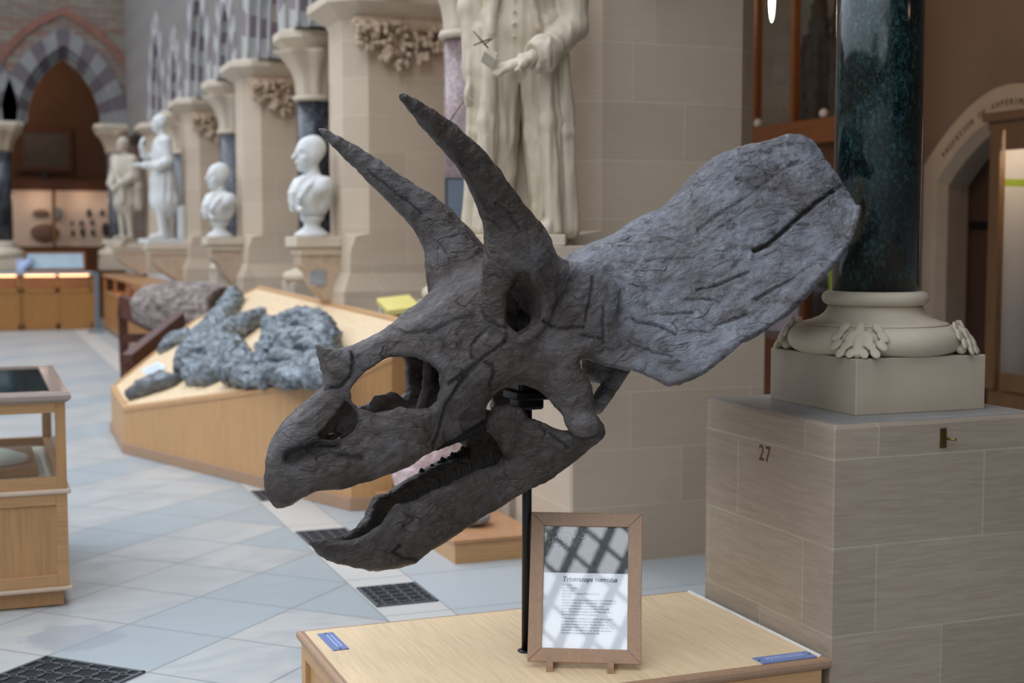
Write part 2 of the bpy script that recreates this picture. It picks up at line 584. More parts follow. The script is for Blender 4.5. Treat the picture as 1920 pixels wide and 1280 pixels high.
CR_L = RBF([(520, 945, .03), (503, 880, .03), (530, 800, .045), (560, 900, .065), (600, 745, .045), (600, 920, .08), (640, 870, .10), (700, 850, .125), (760, 820, .145), (800, 770, .15),
            (645, 735, .06), (660, 670, .055), (700, 650, .055), (760, 620, .075), (800, 600, .11), (850, 560, .12), (890, 520, .13), (880, 640, .165), (840, 720, .165), (815, 830, .14),
            (900, 700, .19), (940, 560, .205), (980, 640, .235), (1040, 640, .255), (1100, 640, .285), (1110, 780, .31), (1090, 810, .31), (1060, 720, .28), (950, 700, .21), (890, 750, .15), (910, 790, .115),
            (860, 815, .12), (835, 790, .135), (1060, 540, .24), (1000, 450, .2), (940, 500, .18), (1130, 560, .27), (700, 760, .09), (640, 800, .075), (720, 900, .125)])
MD_L = RBF([(583, 1016, .015), (600, 1030, .03), (640, 1040, .055), (700, 1050, .08), (760, 1000, .12), (740, 1060, .10), (800, 980, .135), (900, 920, .155), (960, 860, .18), (940, 790, .175), (1000, 880, .205),
            (1080, 850, .26), (1125, 800, .29), (1050, 820, .25), (870, 1000, .14), (960, 940, .17)])

CR_OUT = outline(CR_L, [
    (520, 954, -.02), (503, 935, -.02), (496, 897, -.02), (501, 859, -.02), (514, 826, -.02), (535, 796, -.02), (564, 767, -.02), (594, 741, -.02), (611, 727, -.02), (617, 700, -.02), (628, 662, 0), (649, 652, 0),
    (678, 641, 0), (716, 624, 0), (750, 604, 0), (775, 587, 0), (812, 561, 0), (850, 531, 0), (891, 505, 0), (914, 488, 0), (960, 485, 0), (1050, 492, 0), (1110, 520, -.1),
    (1150, 540, -.2), (1150, 600, -.27), (1150, 650, -.28), (1131, 655), (1122, 665), (1109, 671), (1096, 678), (1098, 689), (1106, 699), (1116, 712), (1122, 725), (1124, 745), (1126, 768), (1125, 788),
    (1116, 803), (1096, 814), (1077, 807), (1068, 799), (1062, 784), (1047, 765), (1031, 745), (1014, 734), (998, 729), (975, 726), (949, 733), (932, 745), (924, 757), (922, 780), (914, 812),
    (881, 822), (855, 834), (838, 840), (817, 849), (800, 856), (775, 876), (741, 893), (708, 904), (682, 910), (653, 921), (628, 923), (598, 927), (577, 935), (556, 948), (535, 954, -.03)])
HOLLOW = outline(CR_L, [(590, 880), (585, 820), (640, 770), (665, 715), (700, 686), (760, 668), (830, 640), (880, 590), (930, 545), (990, 520), (1060, 540), (1110, 600), (1200, 640), (1300, 950), (560, 1010)])
NARIS = outline(CR_L, [(661, 727), (670, 716), (687, 699), (708, 684), (733, 672), (754, 668), (784, 668), (813, 680), (829, 699), (831, 728), (826, 752), (812, 765), (792, 769), (768, 768), (757, 764), (733, 772), (708, 777), (691, 769), (678, 767), (664, 752)])
FEN = outline(CR_L, [(650, 752), (664, 765), (674, 782), (675, 798), (667, 811), (649, 823), (622, 826), (604, 824), (600, 815), (614, 800), (632, 778), (642, 762)])
ORBIT = outline(CR_L, [(965, 537), (956, 555), (950, 578), (951, 601), (961, 616), (975, 623), (990, 616), (1003, 602), (1011, 584), (1009, 565), (1000, 548), (986, 536)])
MD_OUT = outline(MD_L, [
    (579, 1011, 0), (578, 1020, 0), (602, 1041, -.01), (632, 1058), (670, 1068), (708, 1074), (750, 1068), (784, 1056), (809, 1037), (843, 1018), (885, 990), (927, 965), (978, 933), (1009, 916), (1038, 901), (1062, 884),
    (1090, 862), (1109, 844), (1122, 827), (1132, 807), (1133, 796), (1127, 788), (1119, 804), (1103, 816), (1083, 820), (1063, 819), (1037, 808), (1014, 799), (996, 788), (991, 774), (981, 763), (958, 760), (939, 763), (931, 770),
    (923, 786), (918, 800), (922, 812), (936, 824), (948, 833), (954, 848), (950, 862), (940, 872), (906, 882), (872, 895), (838, 911), (800, 932), (771, 947), (750, 950), (738, 966), (725, 988), (699, 1004), (670, 1014), (628, 1018), (600, 1012, 0)])

H_S = 0.005


def near_horn():
    P = [(990, 520, 72, .17), (972, 467, 57, .205), (956, 426, 48, .22), (937, 387, 40, .235), (911, 340, 33.5, .255), (882, 297, 28, .275), (839, 254, 23.5, .30), (805, 224, 18.5, .32), (776, 199, 12, .335), (757, 183, 6, .345), (751, 178.5, 3, .35)]
    return [(*loc3(u, v, -l), r * 0.00163) for u, v, r, l in P]


def far_horn():
    P = [(870, 550, 64, .15), (862, 505, 57, .19), (845, 462, 49, .215), (820, 425, 41.5, .24), (790, 393, 34.5, .26), (756, 366, 29, .285), (702, 321, 22.5, .315), (660, 288, 16.5, .335), (632, 267, 11.5, .345), (608, 248, 6, .355), (600, 242.5, 3.5, .36)]
    return [(*loc3(u, v, l), r * 0.00178) for u, v, r, l in P]


# frill: ribs from the root to the rim, near rim point, near shoulder, crown, each (u,v,l)
RIBS = [
    ((1085, 655, -.22), (1075, 590, -.18), (1030, 535, .03)),
    ((1132, 681, -.30), (1125, 590, -.235), (1070, 478, .03)),
    ((1190, 693, -.36), (1180, 600, -.27), (1110, 455, .03)),
    ((1225, 706, -.41), (1222, 590, -.29), (1150, 436, .04)),
    ((1262, 717, -.45), (1265, 575, -.30), (1188, 408, .05)),
    ((1318, 694, -.47), (1320, 545, -.31), (1239, 385, .06)),
    ((1380, 643, -.48), (1375, 510, -.31), (1274, 345, .06)),
    ((1430, 617, -.48), (1420, 475, -.30), (1313, 304, .06)),
    ((1481, 577, -.47), (1465, 440, -.29), (1360, 279, .06)),
    ((1544, 508, -.45), (1510, 405, -.27), (1415, 265, .05)),
    ((1587, 455, -.41), (1550, 375, -.25), (1466, 253, .04)),
    ((1602, 385, -.34), (1584, 346, -.20), (1500, 255, .03)),
]


def frill_grid(nu=72, nw=61):
    R = np.array([[loc3(*p) for p in r] for r in RIBS])       # ribs x 3 x 3
    # resample along the ribs (Catmull-Rom)
    def cat(A, x):
        n = len(A); i = int(min(max(math.floor(x), 0), n - 2)); f = x - i
        p0, p1, p2, p3 = A[max(i - 1, 0)], A[i], A[i + 1], A[min(i + 2, n - 1)]
        return 0.5 * ((2 * p1) + (-p0 + p2) * f + (2 * p0 - 5 * p1 + 4 * p2 - p3) * f * f + (-p0 + 3 * p1 - 3 * p2 + p3) * f ** 3)
    G = np.zeros((nu, nw, 3))
    for a in range(nu):
        x = a / (nu - 1) * (len(RIBS) - 1)
        r, m, c = cat(R[:, 0], x), cat(R[:, 1], x), cat(R[:, 2], x)
        c = np.array([c[0], 0.0, c[2]])
        L = -r[1]
        # quadratic through crown, shoulder, rim as a function of |w|
        wm = m[1] / r[1]
        for b in range(nw):
            w = -1 + 2 * b / (nw - 1); q = abs(w)
            out = []
            for ax in (0, 2):
                d1 = (m[ax] - c[ax]); d2 = (r[ax] - c[ax])
                # f(q)=A q^2 + B q^3 through both
                B = (d2 - d1 / wm ** 2) / (1 - wm); A_ = d2 - B
                B2 = B
                out.append(c[ax] + A_ * q * q + B2 * q ** 3)
            dip = .040 * math.exp(-((x - 8.2) / 2.4) ** 2 - ((abs(w) - .33) / .20) ** 2) - .012 * math.exp(-((x - 8) / 3.5) ** 2 - ((abs(w) - .78) / .14) ** 2)
            G[a, b] = (out[0] + dip * .5, w * L, out[1] - dip)
    return G


def frill_mesh(G, th=0.021):
    nu, nw = G.shape[:2]
    du = np.gradient(G, axis=0); dw = np.gradient(G, axis=1)
    N = np.cross(dw, du); N /= np.linalg.norm(N, axis=2)[..., None] + 1e-9
    if N[..., 2].mean() < 0: N = -N
    edge = np.ones((nu, nw))
    for b in range(nw):
        e = 1 - abs(-1 + 2 * b / (nw - 1)); edge[:, b] = min(1, 0.45 + e * 3.0)
    ed = np.linspace(1, 0, nu)[:, None]; edge = np.minimum(edge, np.minimum(1, 0.45 + ed * 4.0))
    T = G; B = G - N * (2 * th * edge)[..., None]
    V = np.concatenate([T.reshape(-1, 3), B.reshape(-1, 3)]); K = nu * nw
    F = []
    idx = lambda a, b: a * nw + b
    for a in range(nu - 1):
        for b in range(nw - 1):
            q = (idx(a, b), idx(a + 1, b), idx(a + 1, b + 1), idx(a, b + 1))
            F.append(q); F.append(tuple(K + i for i in q[::-1]))
    bd = [idx(a, 0) for a in range(nu)] + [idx(nu - 1, b) for b in range(1, nw)] + [idx(a, nw - 1) for a in range(nu - 2, -1, -1)] + [idx(0, b) for b in range(nw - 2, 0, -1)]
    for i in range(len(bd)):
        p, q = bd[i], bd[(i + 1) % len(bd)]
        F.append((p, K + p, K + q, q))
    return V, np.array(F)


def mesh_sdf(vol, V, F, band=9):
    """signed distance of a closed mesh on the volume's grid"""
    t = openvdb.createTransform if hasattr(openvdb, 'createTransform') else None
    pts = ((V - vol.lo) / vol.h).astype(np.float32)
    g = openvdb.FloatGrid.createLevelSetFromPolygons(pts, quads=F.astype(np.uint32), halfWidth=float(band))
    arr = np.zeros(tuple(vol.n), np.float32)
    g.copyToArray(arr)
    return arr * vol.h


CRACKS = [
    ([(1586, 343), (1560, 360), (1530, 380), (1500, 405), (1470, 432), (1440, 458), (1415, 470)], .016, .006),
    ([(1500, 300), (1450, 330), (1400, 370), (1350, 400), (1310, 430)], .0035, .006),
    ([(1113, 519), (1108, 551), (1103, 578), (1098, 601)], .006, .005),
    ([(1021, 601), (1034, 612), (1057, 616), (1096, 612)], .007, .005),
    ([(1132, 575), (1132, 610), (1132, 643)], .006, .005), ([(1090, 627), (1129, 634)], .006, .004),
    ([(949, 627), (945, 643), (926, 657), (903, 673), (880, 693), (860, 712)], .008, .005),
    ([(903, 676), (922, 683), (926, 699), (919, 719), (921, 732)], .007, .005),
    ([(904, 585), (920, 605), (952, 617)], .006, .005), ([(920, 611), (896, 633), (883, 650), (887, 670), (898, 678)], .006, .005),
    ([(898, 680), (863, 719), (838, 757), (826, 800), (812, 840)], .009, .006), ([(891, 682), (843, 719)], .006, .005),
    ([(1310, 541), (1345, 533), (1376, 521), (1403, 510)], .007, .005), ([(1185, 599), (1243, 615), (1267, 625)], .006, .005),
    ([(1180, 640), (1215, 655), (1260, 668)], .005, .005), ([(1290, 560), (1330, 560), (1350, 566)], .006, .005),
    ([(1215, 488), (1300, 484)], .004, .005), ([(1420, 560), (1490, 520)], .005, .005),
    ([(1330, 440), (1420, 380)], .003, .005), ([(1240, 590), (1300, 585)], .005, .005), ([(1340, 610), (1400, 590)], .005, .005),
    ([(750, 1024), (737, 1034), (754, 1045), (784, 1049)], .008, .005), ([(1014, 799), (1040, 820), (1065, 840)], .007, .005),
    ([(611, 728), (640, 724), (656, 706), (664, 680), (660, 660)], .008, .005),
    ([(880, 380), (910, 410), (940, 430)], .005, .004), ([(860, 300), (890, 350), (915, 400)], .004, .004), ([(930, 380), (955, 400), (975, 430)], .005, .004),
    ([(690, 320), (740, 360), (790, 400)], .005, .004), ([(560, 860), (620, 850), (680, 858)], .006, .008), ([(542, 858), (570, 846), (600, 838), (625, 832)], .020, .018),
    ([(700, 600), (760, 625), (820, 618)], .004, .005), ([(805, 625), (850, 600), (890, 590)], .004, .005),
]


def build_skull():
    root = empty('horned_dinosaur_skull', (SQ[0], SQ[1], 0.9), 'dark brown cast skull of a three horned dinosaur held above the low oak platform', 'dinosaur skull')
    lo, hi = (-1.42, -0.60, 0.60), (1.02, 0.60, 2.22)
    v = Vol(lo, hi, H_S)
    S = v.ax[0][:, None]; T = v.ax[2][None, :]
    Lf = np.clip(CR_L(S, T), 0.02, 0.36)
    gs, gt = np.gradient(Lf, H_S); g = np.sqrt(1 + np.clip(gs ** 2 + gt ** 2, 0, 4))
    AL = np.abs(v.ax[1])[None, :, None]
    dreg = poly_sd(S, T, CR_OUT)[:, None, :]
    dl = (AL - Lf[:, None, :]) / g[:, None, :]
    d = smax(dreg, dl, 0.05)
    hp = poly_sd(S, T, HOLLOW)[:, None, :]
    d = smax(d, -smax(hp, dl + 0.038, 0.03), 0.02)
    d = smax(d, -poly_sd(S, T, NARIS)[:, None, :], 0.022)
    fen = poly_sd(S, T, FEN)[:, None, :]
    d = smax(d, -fen, 0.018)
    # septum of the snout with its small window
    sep = outline(CR_L, [(575, 870), (590, 790), (640, 745), (668, 740), (690, 790), (700, 850), (660, 890)])
    dsep = smax(poly_sd(S, T, sep)[:, None, :], AL - 0.012, 0.01)
    w_ = loc3(622, 818, 0)
    dsep = np.maximum(dsep, 0.016 - np.sqrt((S - w_[0]) ** 2 * 0.35 + (T - w_[2]) ** 2 * 2.2)[:, None, :])
    d = smin(d, dsep, 0.012)
    orb = poly_sd(S, T, ORBIT)[:, None, :]
    d = smin(d, smax(np.abs(orb - 0.012) - 0.016, np.abs(dl) - 0.010, 0.01), 0.03)      # raised rim
    d = smax(d, -np.maximum(orb, -(AL - 0.05)), 0.02)
    v.d[:] = d
    # braincase and palate between the sides
    a = loc3(1010, 600, 0); b = loc3(1120, 620, 0)
    v.cone(a, b, .075, .10, .05)
    v.cone(loc3(1120, 620, 0), loc3(1120, 690, 0), .07, .05, .03)
    v.cone(loc3(1165, 688, -.05), loc3(1118, 762, -.02), .030, .026, .015)
    v.chain([(*loc3(692, 768, .0), .010), (*loc3(708, 752, .0), .018), (*loc3(735, 746, .0), .020), (*loc3(758, 756, .0), .014)], .01, sq=(1, .6, 1))
    # ridge inside the nasal opening
    v.chain([(*loc3(800, 672, -.03), .012), (*loc3(802, 720, -.02), .014), (*loc3(786, 768, -.02), .012)], .012)
    # dark hollow above the eye, running up into the horn
    nh, fh = near_horn(), far_horn()
    v.chain(nh[:3], .05); v.chain(fh[:3], .05); v.chain(nh[2:], .006); v.chain(fh[2:], .006)
    e = loc3(966, 520, -.235)
    for sg in (1, -1):
        v.cone((e[0] - .012, sg * (e[1] - .03), e[2] + .005), (e[0] - .012, sg * (e[1] - .008), e[2] - .06), .014, .036, .03, cut=True)
        p, q = loc3(925, 560, -.19), loc3(925, 500, -.19)
        v.cone((p[0], sg * p[1], p[2]), (q[0], sg * q[1], q[2]), .025, .03, .04)
    v.d = smax(v.d, -np.maximum(orb, -(AL - 0.05)), 0.018)
    # nose horn
    nhp = [onl(u, w, 0) for u, w in ((589, 642), (603, 648), (622, 654), (648, 656), (664, 670), (664, 700), (648, 724), (632, 736), (617, 734), (611, 706), (600, 675))]
    tip = onl(589, 642, 0); dt = np.sqrt((S - tip[0]) ** 2 + (T - tip[1]) ** 2)[:, None, :]
    nh_d = smax(poly_sd(S, T, nhp)[:, None, :], (AL - np.minimum(.004 + .50 * dt, .052)) * .9, .018)
    v.d = smin(v.d, nh_d, .014)
    # frill
    FV, FF = frill_mesh(frill_grid())
    fs = mesh_sdf(v, FV, FF)
    v.d = smin(v.d, fs, 0.045)
    # cheek boss at the jaw joint
    for sg in (1, -1):
        p = loc3(1098, 800, -.29); v.ell((p[0], sg * p[1], p[2]), (.045, .035, .03), .03)
    P, Q = v.mesh()
    P = smooth_mesh(P, Q, 1, .5)
    # which bone each face belongs to
    C = P[Q].mean(1)
    def chain_d(pts, C, ext=1.12):
        best = np.full(len(C), 1e9); par = np.zeros(len(C))
        for i, (p, q) in enumerate(zip(pts[:-1], pts[1:])):
            A = np.array(p[:3]); B = np.array(q[:3]); ba = B - A; t = np.clip(((C - A) @ ba) / (ba @ ba), 0, 1)
            dd = np.linalg.norm(C - (A + t[:, None] * ba), axis=1) - (p[3] + (q[3] - p[3]) * t)
            m = dd < best; best[m] = dd[m]; par[m] = (i + t)[m]
        return best, par
    lab = np.zeros(len(Q), int)
    seam = loc3(1132, 600, -.27)[0]
    lab[(C[:, 0] < seam) | ((C[:, 2] > 1.66) & (C[:, 0] < -0.02))] = 1
    for k, h in ((2, nh), (3, fh)):
        b_, p_ = chain_d(h, C); lab[(b_ < .012) & (p_ > 1.0)] = k
    nz = loc3(640, 700, 0)
    hp_, ht = loc3(597, 650, 0), loc3(655, 700, 0)
    m = (np.abs(C[:, 1]) < .07) & (C[:, 0] > loc3(662, 690, 0)[0]) & (C[:, 2] > loc3(611, 726, 0)[2]) & (C[:, 2] > 1.2)
    lab[m] = 4
    lab[(lab == 1) & (np.abs(C[:, 1]) < .09) & (C[:, 0] > -.34) & (C[:, 2] < 1.42)] = 0
    for k in (1, 2, 3, 4):      # loose crumbs of a bone go back to the cranium
        ix = np.where(lab == k)[0]; q = Q[ix]; vid = np.arange(len(P))
        for _ in range(400):
            m_ = vid[q].min(1); new = vid.copy()
            for j in range(4): np.minimum.at(new, q[:, j], m_)
            new = new[new]
            if (new == vid).all(): break
            vid = new
        comp = vid[q[:, 0]]; u_, c_ = np.unique(comp, return_counts=True)
        lab[ix[comp != u_[c_.argmax()]]] = 0

    # surface relief: vein like grooves, pits, cracks read off the bone
    def relief(P, Q, mand=False):
        N = vnormals(P, Q)
        W = s2w(P)
        st = P @ np.array([[0.78, 0, -0.62], [0, 1, 0], [0.62, 0, 0.78]]).T * np.array([0.4, 1, 1])
        hd = np.minimum(chain_d(nh, P)[0] + 9 * (chain_d(nh, P)[1] < 1), chain_d(fh, P)[0] + 9 * (chain_d(fh, P)[1] < 1)) if not mand else np.full(len(P), 9.0)
        onh = np.clip(1 - hd / .03, 0, 1)
        dsp = 0.0034 * fbm(P, 9, 3) * (1 - .8 * onh) + 0.0022 * fbm(st, 30, 3, True) * (1 - .35 * onh) + 0.0013 * fbm(P, 75, 2)
        tree = BVHTree.FromPolygons([tuple(x) for x in W], [tuple(map(int, q)) for q in Q])
        groove_shade = np.zeros(len(P))
        for pts, dep, wid in CRACKS:
            hits = []
            for (u0, v0), (u1, v1) in zip(pts[:-1], pts[1:]):
                n_ = max(2, int(math.hypot(u1 - u0, v1 - v0) / 4))
                for i in range(n_ + 1):
                    f = i / n_; jit = 2.0 * vnoise(np.array([[u0 * .13 + i * .35, v0 * .07, 3.3]]))[0]
                    h = tree.ray_cast(Vector(CAM), Vector(ray(u0 + (u1 - u0) * f + jit, v0 + (v1 - v0) * f - jit)))
                    if h[0] is not None: hits.append(np.array(h[0]))
            for h in hits:
                dd = ((W - h) ** 2).sum(1); k = dd < (3 * wid) ** 2
                groove_shade[k] = np.maximum(groove_shade[k], dep * np.exp(-dd[k] / wid ** 2))
        return P + N * (dsp - 1.25 * groove_shade)[:, None], np.clip(groove_shade / .0055, 0, 1)

    P, GR = relief(P, Q)
    W = s2w(P) - np.array(root.location)
    names = ['cranium', 'neck_frill', 'brow_horn', 'brow_horn', 'nose_horn']
    for k in range(5):
        q = Q[lab == k]; used, inv = np.unique(q, return_inverse=True)
        o = mesh_obj(names[k], W[used], inv.reshape(q.shape), M[('bone', 'bone', 'bone_horn', 'bone_horn_grey', 'bone')[k]], root, True)
        o.data.attributes.new('groove_shade', 'FLOAT', 'POINT').data.foreach_set('value', GR[used].astype(np.float32))
    # ---------------- lower jaw
    v = Vol((-.35, -.42, .55), (0.95, .42, 1.30), H_S)
    S = v.ax[0][:, None]; T = v.ax[2][None, :]
    Lf = np.clip(MD_L(S, T), 0.008, 0.33)
    gs, gt = np.gradient(Lf, H_S); g = np.sqrt(1 + np.clip(gs ** 2 + gt ** 2, 0, 4))
    AL = np.abs(v.ax[1])[None, :, None]
    dl = (AL - Lf[:, None, :]) / g[:, None, :]
    dreg = poly_sd(S, T, MD_OUT)[:, None, :]
    d = smax(dreg, dl, 0.035)
    hj = outline(MD_L, [(600, 1006, 0), (640, 1034), (700, 1040), (745, 1036), (800, 1060), (900, 1040), (1160, 900), (1200, 600), (700, 700), (560, 1000)])
    d = smax(d, -smax(poly_sd(S, T, hj)[:, None, :], dl + 0.052, 0.03), 0.02)
    v.d[:] = d
    for sg in (1, -1):
        for pts in ([(*loc3(955, 788, -.16), .032), (*loc3(950, 840, -.165), .02)], [(*loc3(742, 985, -.11), .014), (*loc3(756, 962, -.105), .010)],
                    [(*loc3(1000, 800, -.2), .018), (*loc3(1060, 828, -.24), .022), (*loc3(1118, 812, -.27), .022)]):
            v.chain([(p[0], sg * p[1], p[2], p[3]) for p in pts], .03)
    PJ, QJ = v.mesh()
    PJ = smooth_mesh(PJ, QJ, 1, .5)
    PJ, GJ = relief(PJ, QJ, True)
    nj = vnormals(PJ, QJ); GJ = np.maximum(GJ, np.clip((-nj[:, 1] * np.sign(PJ[:, 1]) - .15) * 3, 0, .9) * (np.abs(PJ[:, 1]) > .01))   # shade inside the mouth, painted black on the inward faces
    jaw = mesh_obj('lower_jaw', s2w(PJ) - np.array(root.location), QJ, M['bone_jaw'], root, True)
    jaw.data.attributes.new('groove_shade', 'FLOAT', 'POINT').data.foreach_set('value', GJ.astype(np.float32))
    # ---------------- teeth: closely packed batteries, each row one part with single teeth in it
    def tooth_row(line, side, up, hgt):
        mb = MB(); pts = [np.array(loc3(u, v_, l)) for u, v_, l in line]
        seg = [np.linalg.norm(pts[i + 1] - pts[i]) for i in range(len(pts) - 1)]; tot = sum(seg); n_ = int(tot / .0135)
        for i in range(n_):
            random.random(); x = (i + .5) / n_ * tot; j = 0
            while j < len(seg) - 1 and x > seg[j]: x -= seg[j]; j += 1
            c = pts[j] + (pts[j + 1] - pts[j]) * (x / seg[j]); c[1] *= side
            hh = hgt * (0.74 + 0.20 * (i % 3 == 0) + 0.22 * random.random()); w = .0125
            z0, z1 = (c[2] - .012, c[2] + hh) if up else (c[2] + .012, c[2] - hh)
            ring = lambda f, z, sh: [tuple(s2w(np.array([[c[0] + a * w * f + sh, c[1] + b * .012 * f, z]]))[0] - np.array(root.location)) for a, b in ((-1, -.6), (0, -1), (1, -.6), (1, .6), (0, 1), (-1, .6))]
            mb.loft([ring(1, z0, 0), ring(1.05, z0 + (z1 - z0) * .6, 0), ring(.55, z0 + (z1 - z0) * .9, .002), ring(.15, z1, .004)])
        for p_, q_ in zip(pts[:-1], pts[1:]):
            A = [s2w(np.array([[c_[0], c_[1] * side, c_[2] + dz]]))[0] - np.array(root.location) for c_, dz in ((p_, -.02 if up else .02), (q_, -.02 if up else .02), (q_, hgt * .62 * (1 if up else -1)), (p_, hgt * .62 * (1 if up else -1)))]
            B_ = [x + np.array(SR) * .014 for x in A]; A = [x - np.array(SR) * .006 for x in A]
            mb.add(A + B_, [(0, 1, 2, 3), (7, 6, 5, 4), (0, 4, 5, 1), (1, 5, 6, 2), (2, 6, 7, 3), (3, 7, 4, 0)])
        return mb.build('tooth_row', M['tooth_shaded'], root)
    lowr = [(752, 966, -.085), (800, 945, -.10), (840, 922, -.11), (875, 905, -.115), (905, 890, -.12), (940, 872, -.125)]
    upr = [(817, 840, -.11), (838, 832, -.11), (855, 826, -.11), (881, 815, -.11), (914, 800, -.115)]
    random.seed(3)
    for sd in (1, -1):
        tooth_row(lowr if sd > 0 else lowr[2:], sd, True, .058 if sd > 0 else .036)
        tooth_row(upr, sd, False, .010 if sd > 0 else .034)
    return root
# ------------------------------------------------------------------ palette
LIME = (0.50, 0.435, 0.36)
ashlar('limestone', (0.57, 0.465, 0.355), (0.66, 0.57, 0.45), 0.72, 0.30, 0.13, ms=0.004, streak=.25, var=.06)
ashlar('pedestal_stone', (0.40, 0.325, 0.25), (0.48, 0.41, 0.32), 0.66, 0.30, 0.31, ms=0.0035, streak=0.7, zoff=-1.085 + 0.305 * 4 + 0.1)
ashlar('dado_stone', (0.42, 0.36, 0.30), (0.5, 0.45, 0.38), 0.7, 0.3, 0.0, ms=0.004)
plain('cut_stone', (0.60, 0.51, 0.40), 0.8, 0.08, 4, 0.15)
plain('base_stone', (0.54, 0.465, 0.355), 0.75, 0.06, 9, 0.12)
plain('carved_stone', (0.50, 0.38, 0.275), 0.85, 0.14, 18, 0.3)
plain('slate_ledge', (0.42, 0.44, 0.46), 0.6, 0.08, 5)
plain('cream_marble', (0.55, 0.47, 0.355), 0.55, 0.09, 5, 0.1)
plain('white_marble', (0.66, 0.67, 0.66), 0.5, 0.04, 5)
plain('buff_stone', (0.50, 0.44, 0.36), 0.8, 0.10, 9, 0.2)
plain('tooth_shaded', (.010, .009, .009), .75, spec=.15)  # near black puts the shadow of the mouth into the tooth colour
plain('black_metal', (.012, .012, .014), .35, metal=0.6)
plain('dark_iron', (.085, .095, .105), .45, metal=0.2)
plain('brass', (.20, .145, .055), .35, metal=1.0)
plain('white_paint', (.78, .78, .78), .5)
plain('paper', (.80, .83, .86), .7, 0.01)
plain('blue_plastic', (.17, .23, .46), .35, 0.05)
plain('pale_blue_print', (.45, .55, .80), .5, 0.05)
plain('yellow_board', (.80, .68, .22), .6, 0.05)
plain('grey_screen', (.17, .22, .28), .5, 0.05)
plain('dark_frame', (.06, .08, .09), .5)
plain('brown_plaster', (.16, .085, .05), .9, 0.12, 1.2)
plain('aisle_plaster', (.27, .205, .155), .9, 0.10, 1.5)
plain('mahogany', (.085, .025, .016), .4, 0.2, 7)
plain('case_back', (.60, .58, .56), .8, 0.03)
plain('lit_back', (.85, .66, .52), .8, 0.03)
plain('green_strip', (.30, .42, .03), .6)
plain('specimen_dark', (.05, .045, .04), .7, 0.3, 20)
plain('specimen_brown', (.22, .13, .09), .8, 0.3, 14)
plain('grey_stone', (.30, .33, .36), .7, 0.2, 10)
plain('teal_glass_blue', (.30, .40, .46), .4, 0.1)
plain('red_paint', (.10, .022, .014), .7, 0.15, 30)
plain('dark_print', (.012, .02, .022), .25, 0.6, 40)
plain('ink', (.045, .085, .17), .6, 0.02)
plain('ink_dark', (.01, .02, .07), .6, 0.02)
plain('white_cloth', (.74, .80, .80), .7, 0.03)
wood('oak_top', (.66, .50, .32), 0, .38, .86)
wood('oak_side', (.56, .32, .14), 0, .42, .80)
wood('oak_vert', (.56, .315, .135), 2, .42, .82)
wood('oak_vitrine', (.46, .25, .105), 2, .4, .75)
wood('oak_vitrine_rail', (.48, .27, .12), 0, .38, .75)
wood('oak_case', (.37, .175, .05), 2, .4, .75)
wood('oak_case_top', (.45, .23, .09), 1, .3, .8)
wood('oak_frame', (.40, .245, .15), 2, .45, .8, 3)
wood('ply', (.80, .60, .37), 1, .45, .9)
wood('dark_wood', (.15, .052, .02), 2, .35, .6)
wood('rail_wood', (.30, .105, .028), 1, .35, .6)
wood('door_wood', (.07, .03, .018), 2, .5, .6)


def marble(name, stops, scale=9, rough=0.12, dist=1.5, zs=1.0):
    t = NT(name)
    n = t.noise(t.pos((1, 1, zs)), scale, 9, 0.68, dist)
    n2 = t.noise(t.pos((1, 1, zs * .6)), scale * .33, 5, 0.6, 1.0)
    f = t.math('ADD', t.math('MULTIPLY', n, .6), t.math('MULTIPLY', n2, .4))
    c = t.ramp(f, stops)
    fg = t.noise(t.pos((1, 1, .7)), 70, 5, .7, .5)
    c = t.mix(t.math('MULTIPLY', t.ramp(fg, [(.50, (0,) * 3), (.66, (1,) * 3)]), t.ramp(n2, [(.35, (.15,) * 3), (.6, (.8,) * 3)])), c, stops[3][1])
    veins = t.node('TexVoronoi', {'Vector': t.pos((1, 1, .6)), 'Scale': scale * .9}, feature='DISTANCE_TO_EDGE').outputs[0]
    vm = t.ramp(veins, [(0, (1, 1, 1)), (0.012, (0, 0, 0))])
    c = t.mix(t.math('MULTIPLY', vm, .12), c, tuple(min(1, x * 4 + .05) for x in stops[1][1]))
    t.set(col=c, rough=rough, spec=.35); M[name] = t.m


marble('green_marble', [(.40, (.001, .003, .003)), (.52, (.003, .011, .012)), (.62, (.010, .032, .034)), (.76, (.05, .10, .10))], 15, .12, .8, .9)
marble('purple_marble', [(.36, (.10, .065, .065)), (.50, (.20, .145, .145)), (.60, (.30, .22, .22)), (.70, (.58, .40, .38))], 12, .25)
marble('black_marble', [(.38, (.008, .010, .014)), (.52, (.03, .035, .045)), (.62, (.09, .10, .12)), (.72, (.25, .26, .28))], 14, .2)
marble('grey_marble', [(.38, (.05, .055, .065)), (.52, (.12, .13, .15)), (.62, (.2, .21, .23)), (.72, (.35, .36, .38))], 14, .25)


def glass(name, tint=(1, 1, 1), ior=1.5):
    t = NT(name)
    tr = t.node('BsdfTransparent', {'Color': (*tint, 1)}); gl = t.node('BsdfGlossy', {'Roughness': 0.0})
    fr = t.node('Fresnel', {'IOR': ior}); mx = t.node('MixShader')
    bf = t.math('SUBTRACT', 1.0, t.node('NewGeometry').outputs['Backfacing']); t.l.new(t.math('MULTIPLY', fr.outputs[0], bf), mx.inputs[0]); t.l.new(tr.outputs[0], mx.inputs[1]); t.l.new(gl.outputs[0], mx.inputs[2])
    t.l.new(mx.outputs[0], t.n['Material Output'].inputs[0]); M[name] = t.m


glass('glass'); glass('glass_tint', (.72, .84, .84)); glass('sign_glass', (1, 1, 1), 1.85)


def emitter(name, col, st):
    t = NT(name); t.set(col=(0, 0, 0), emit=col, es=st); M[name] = t.m


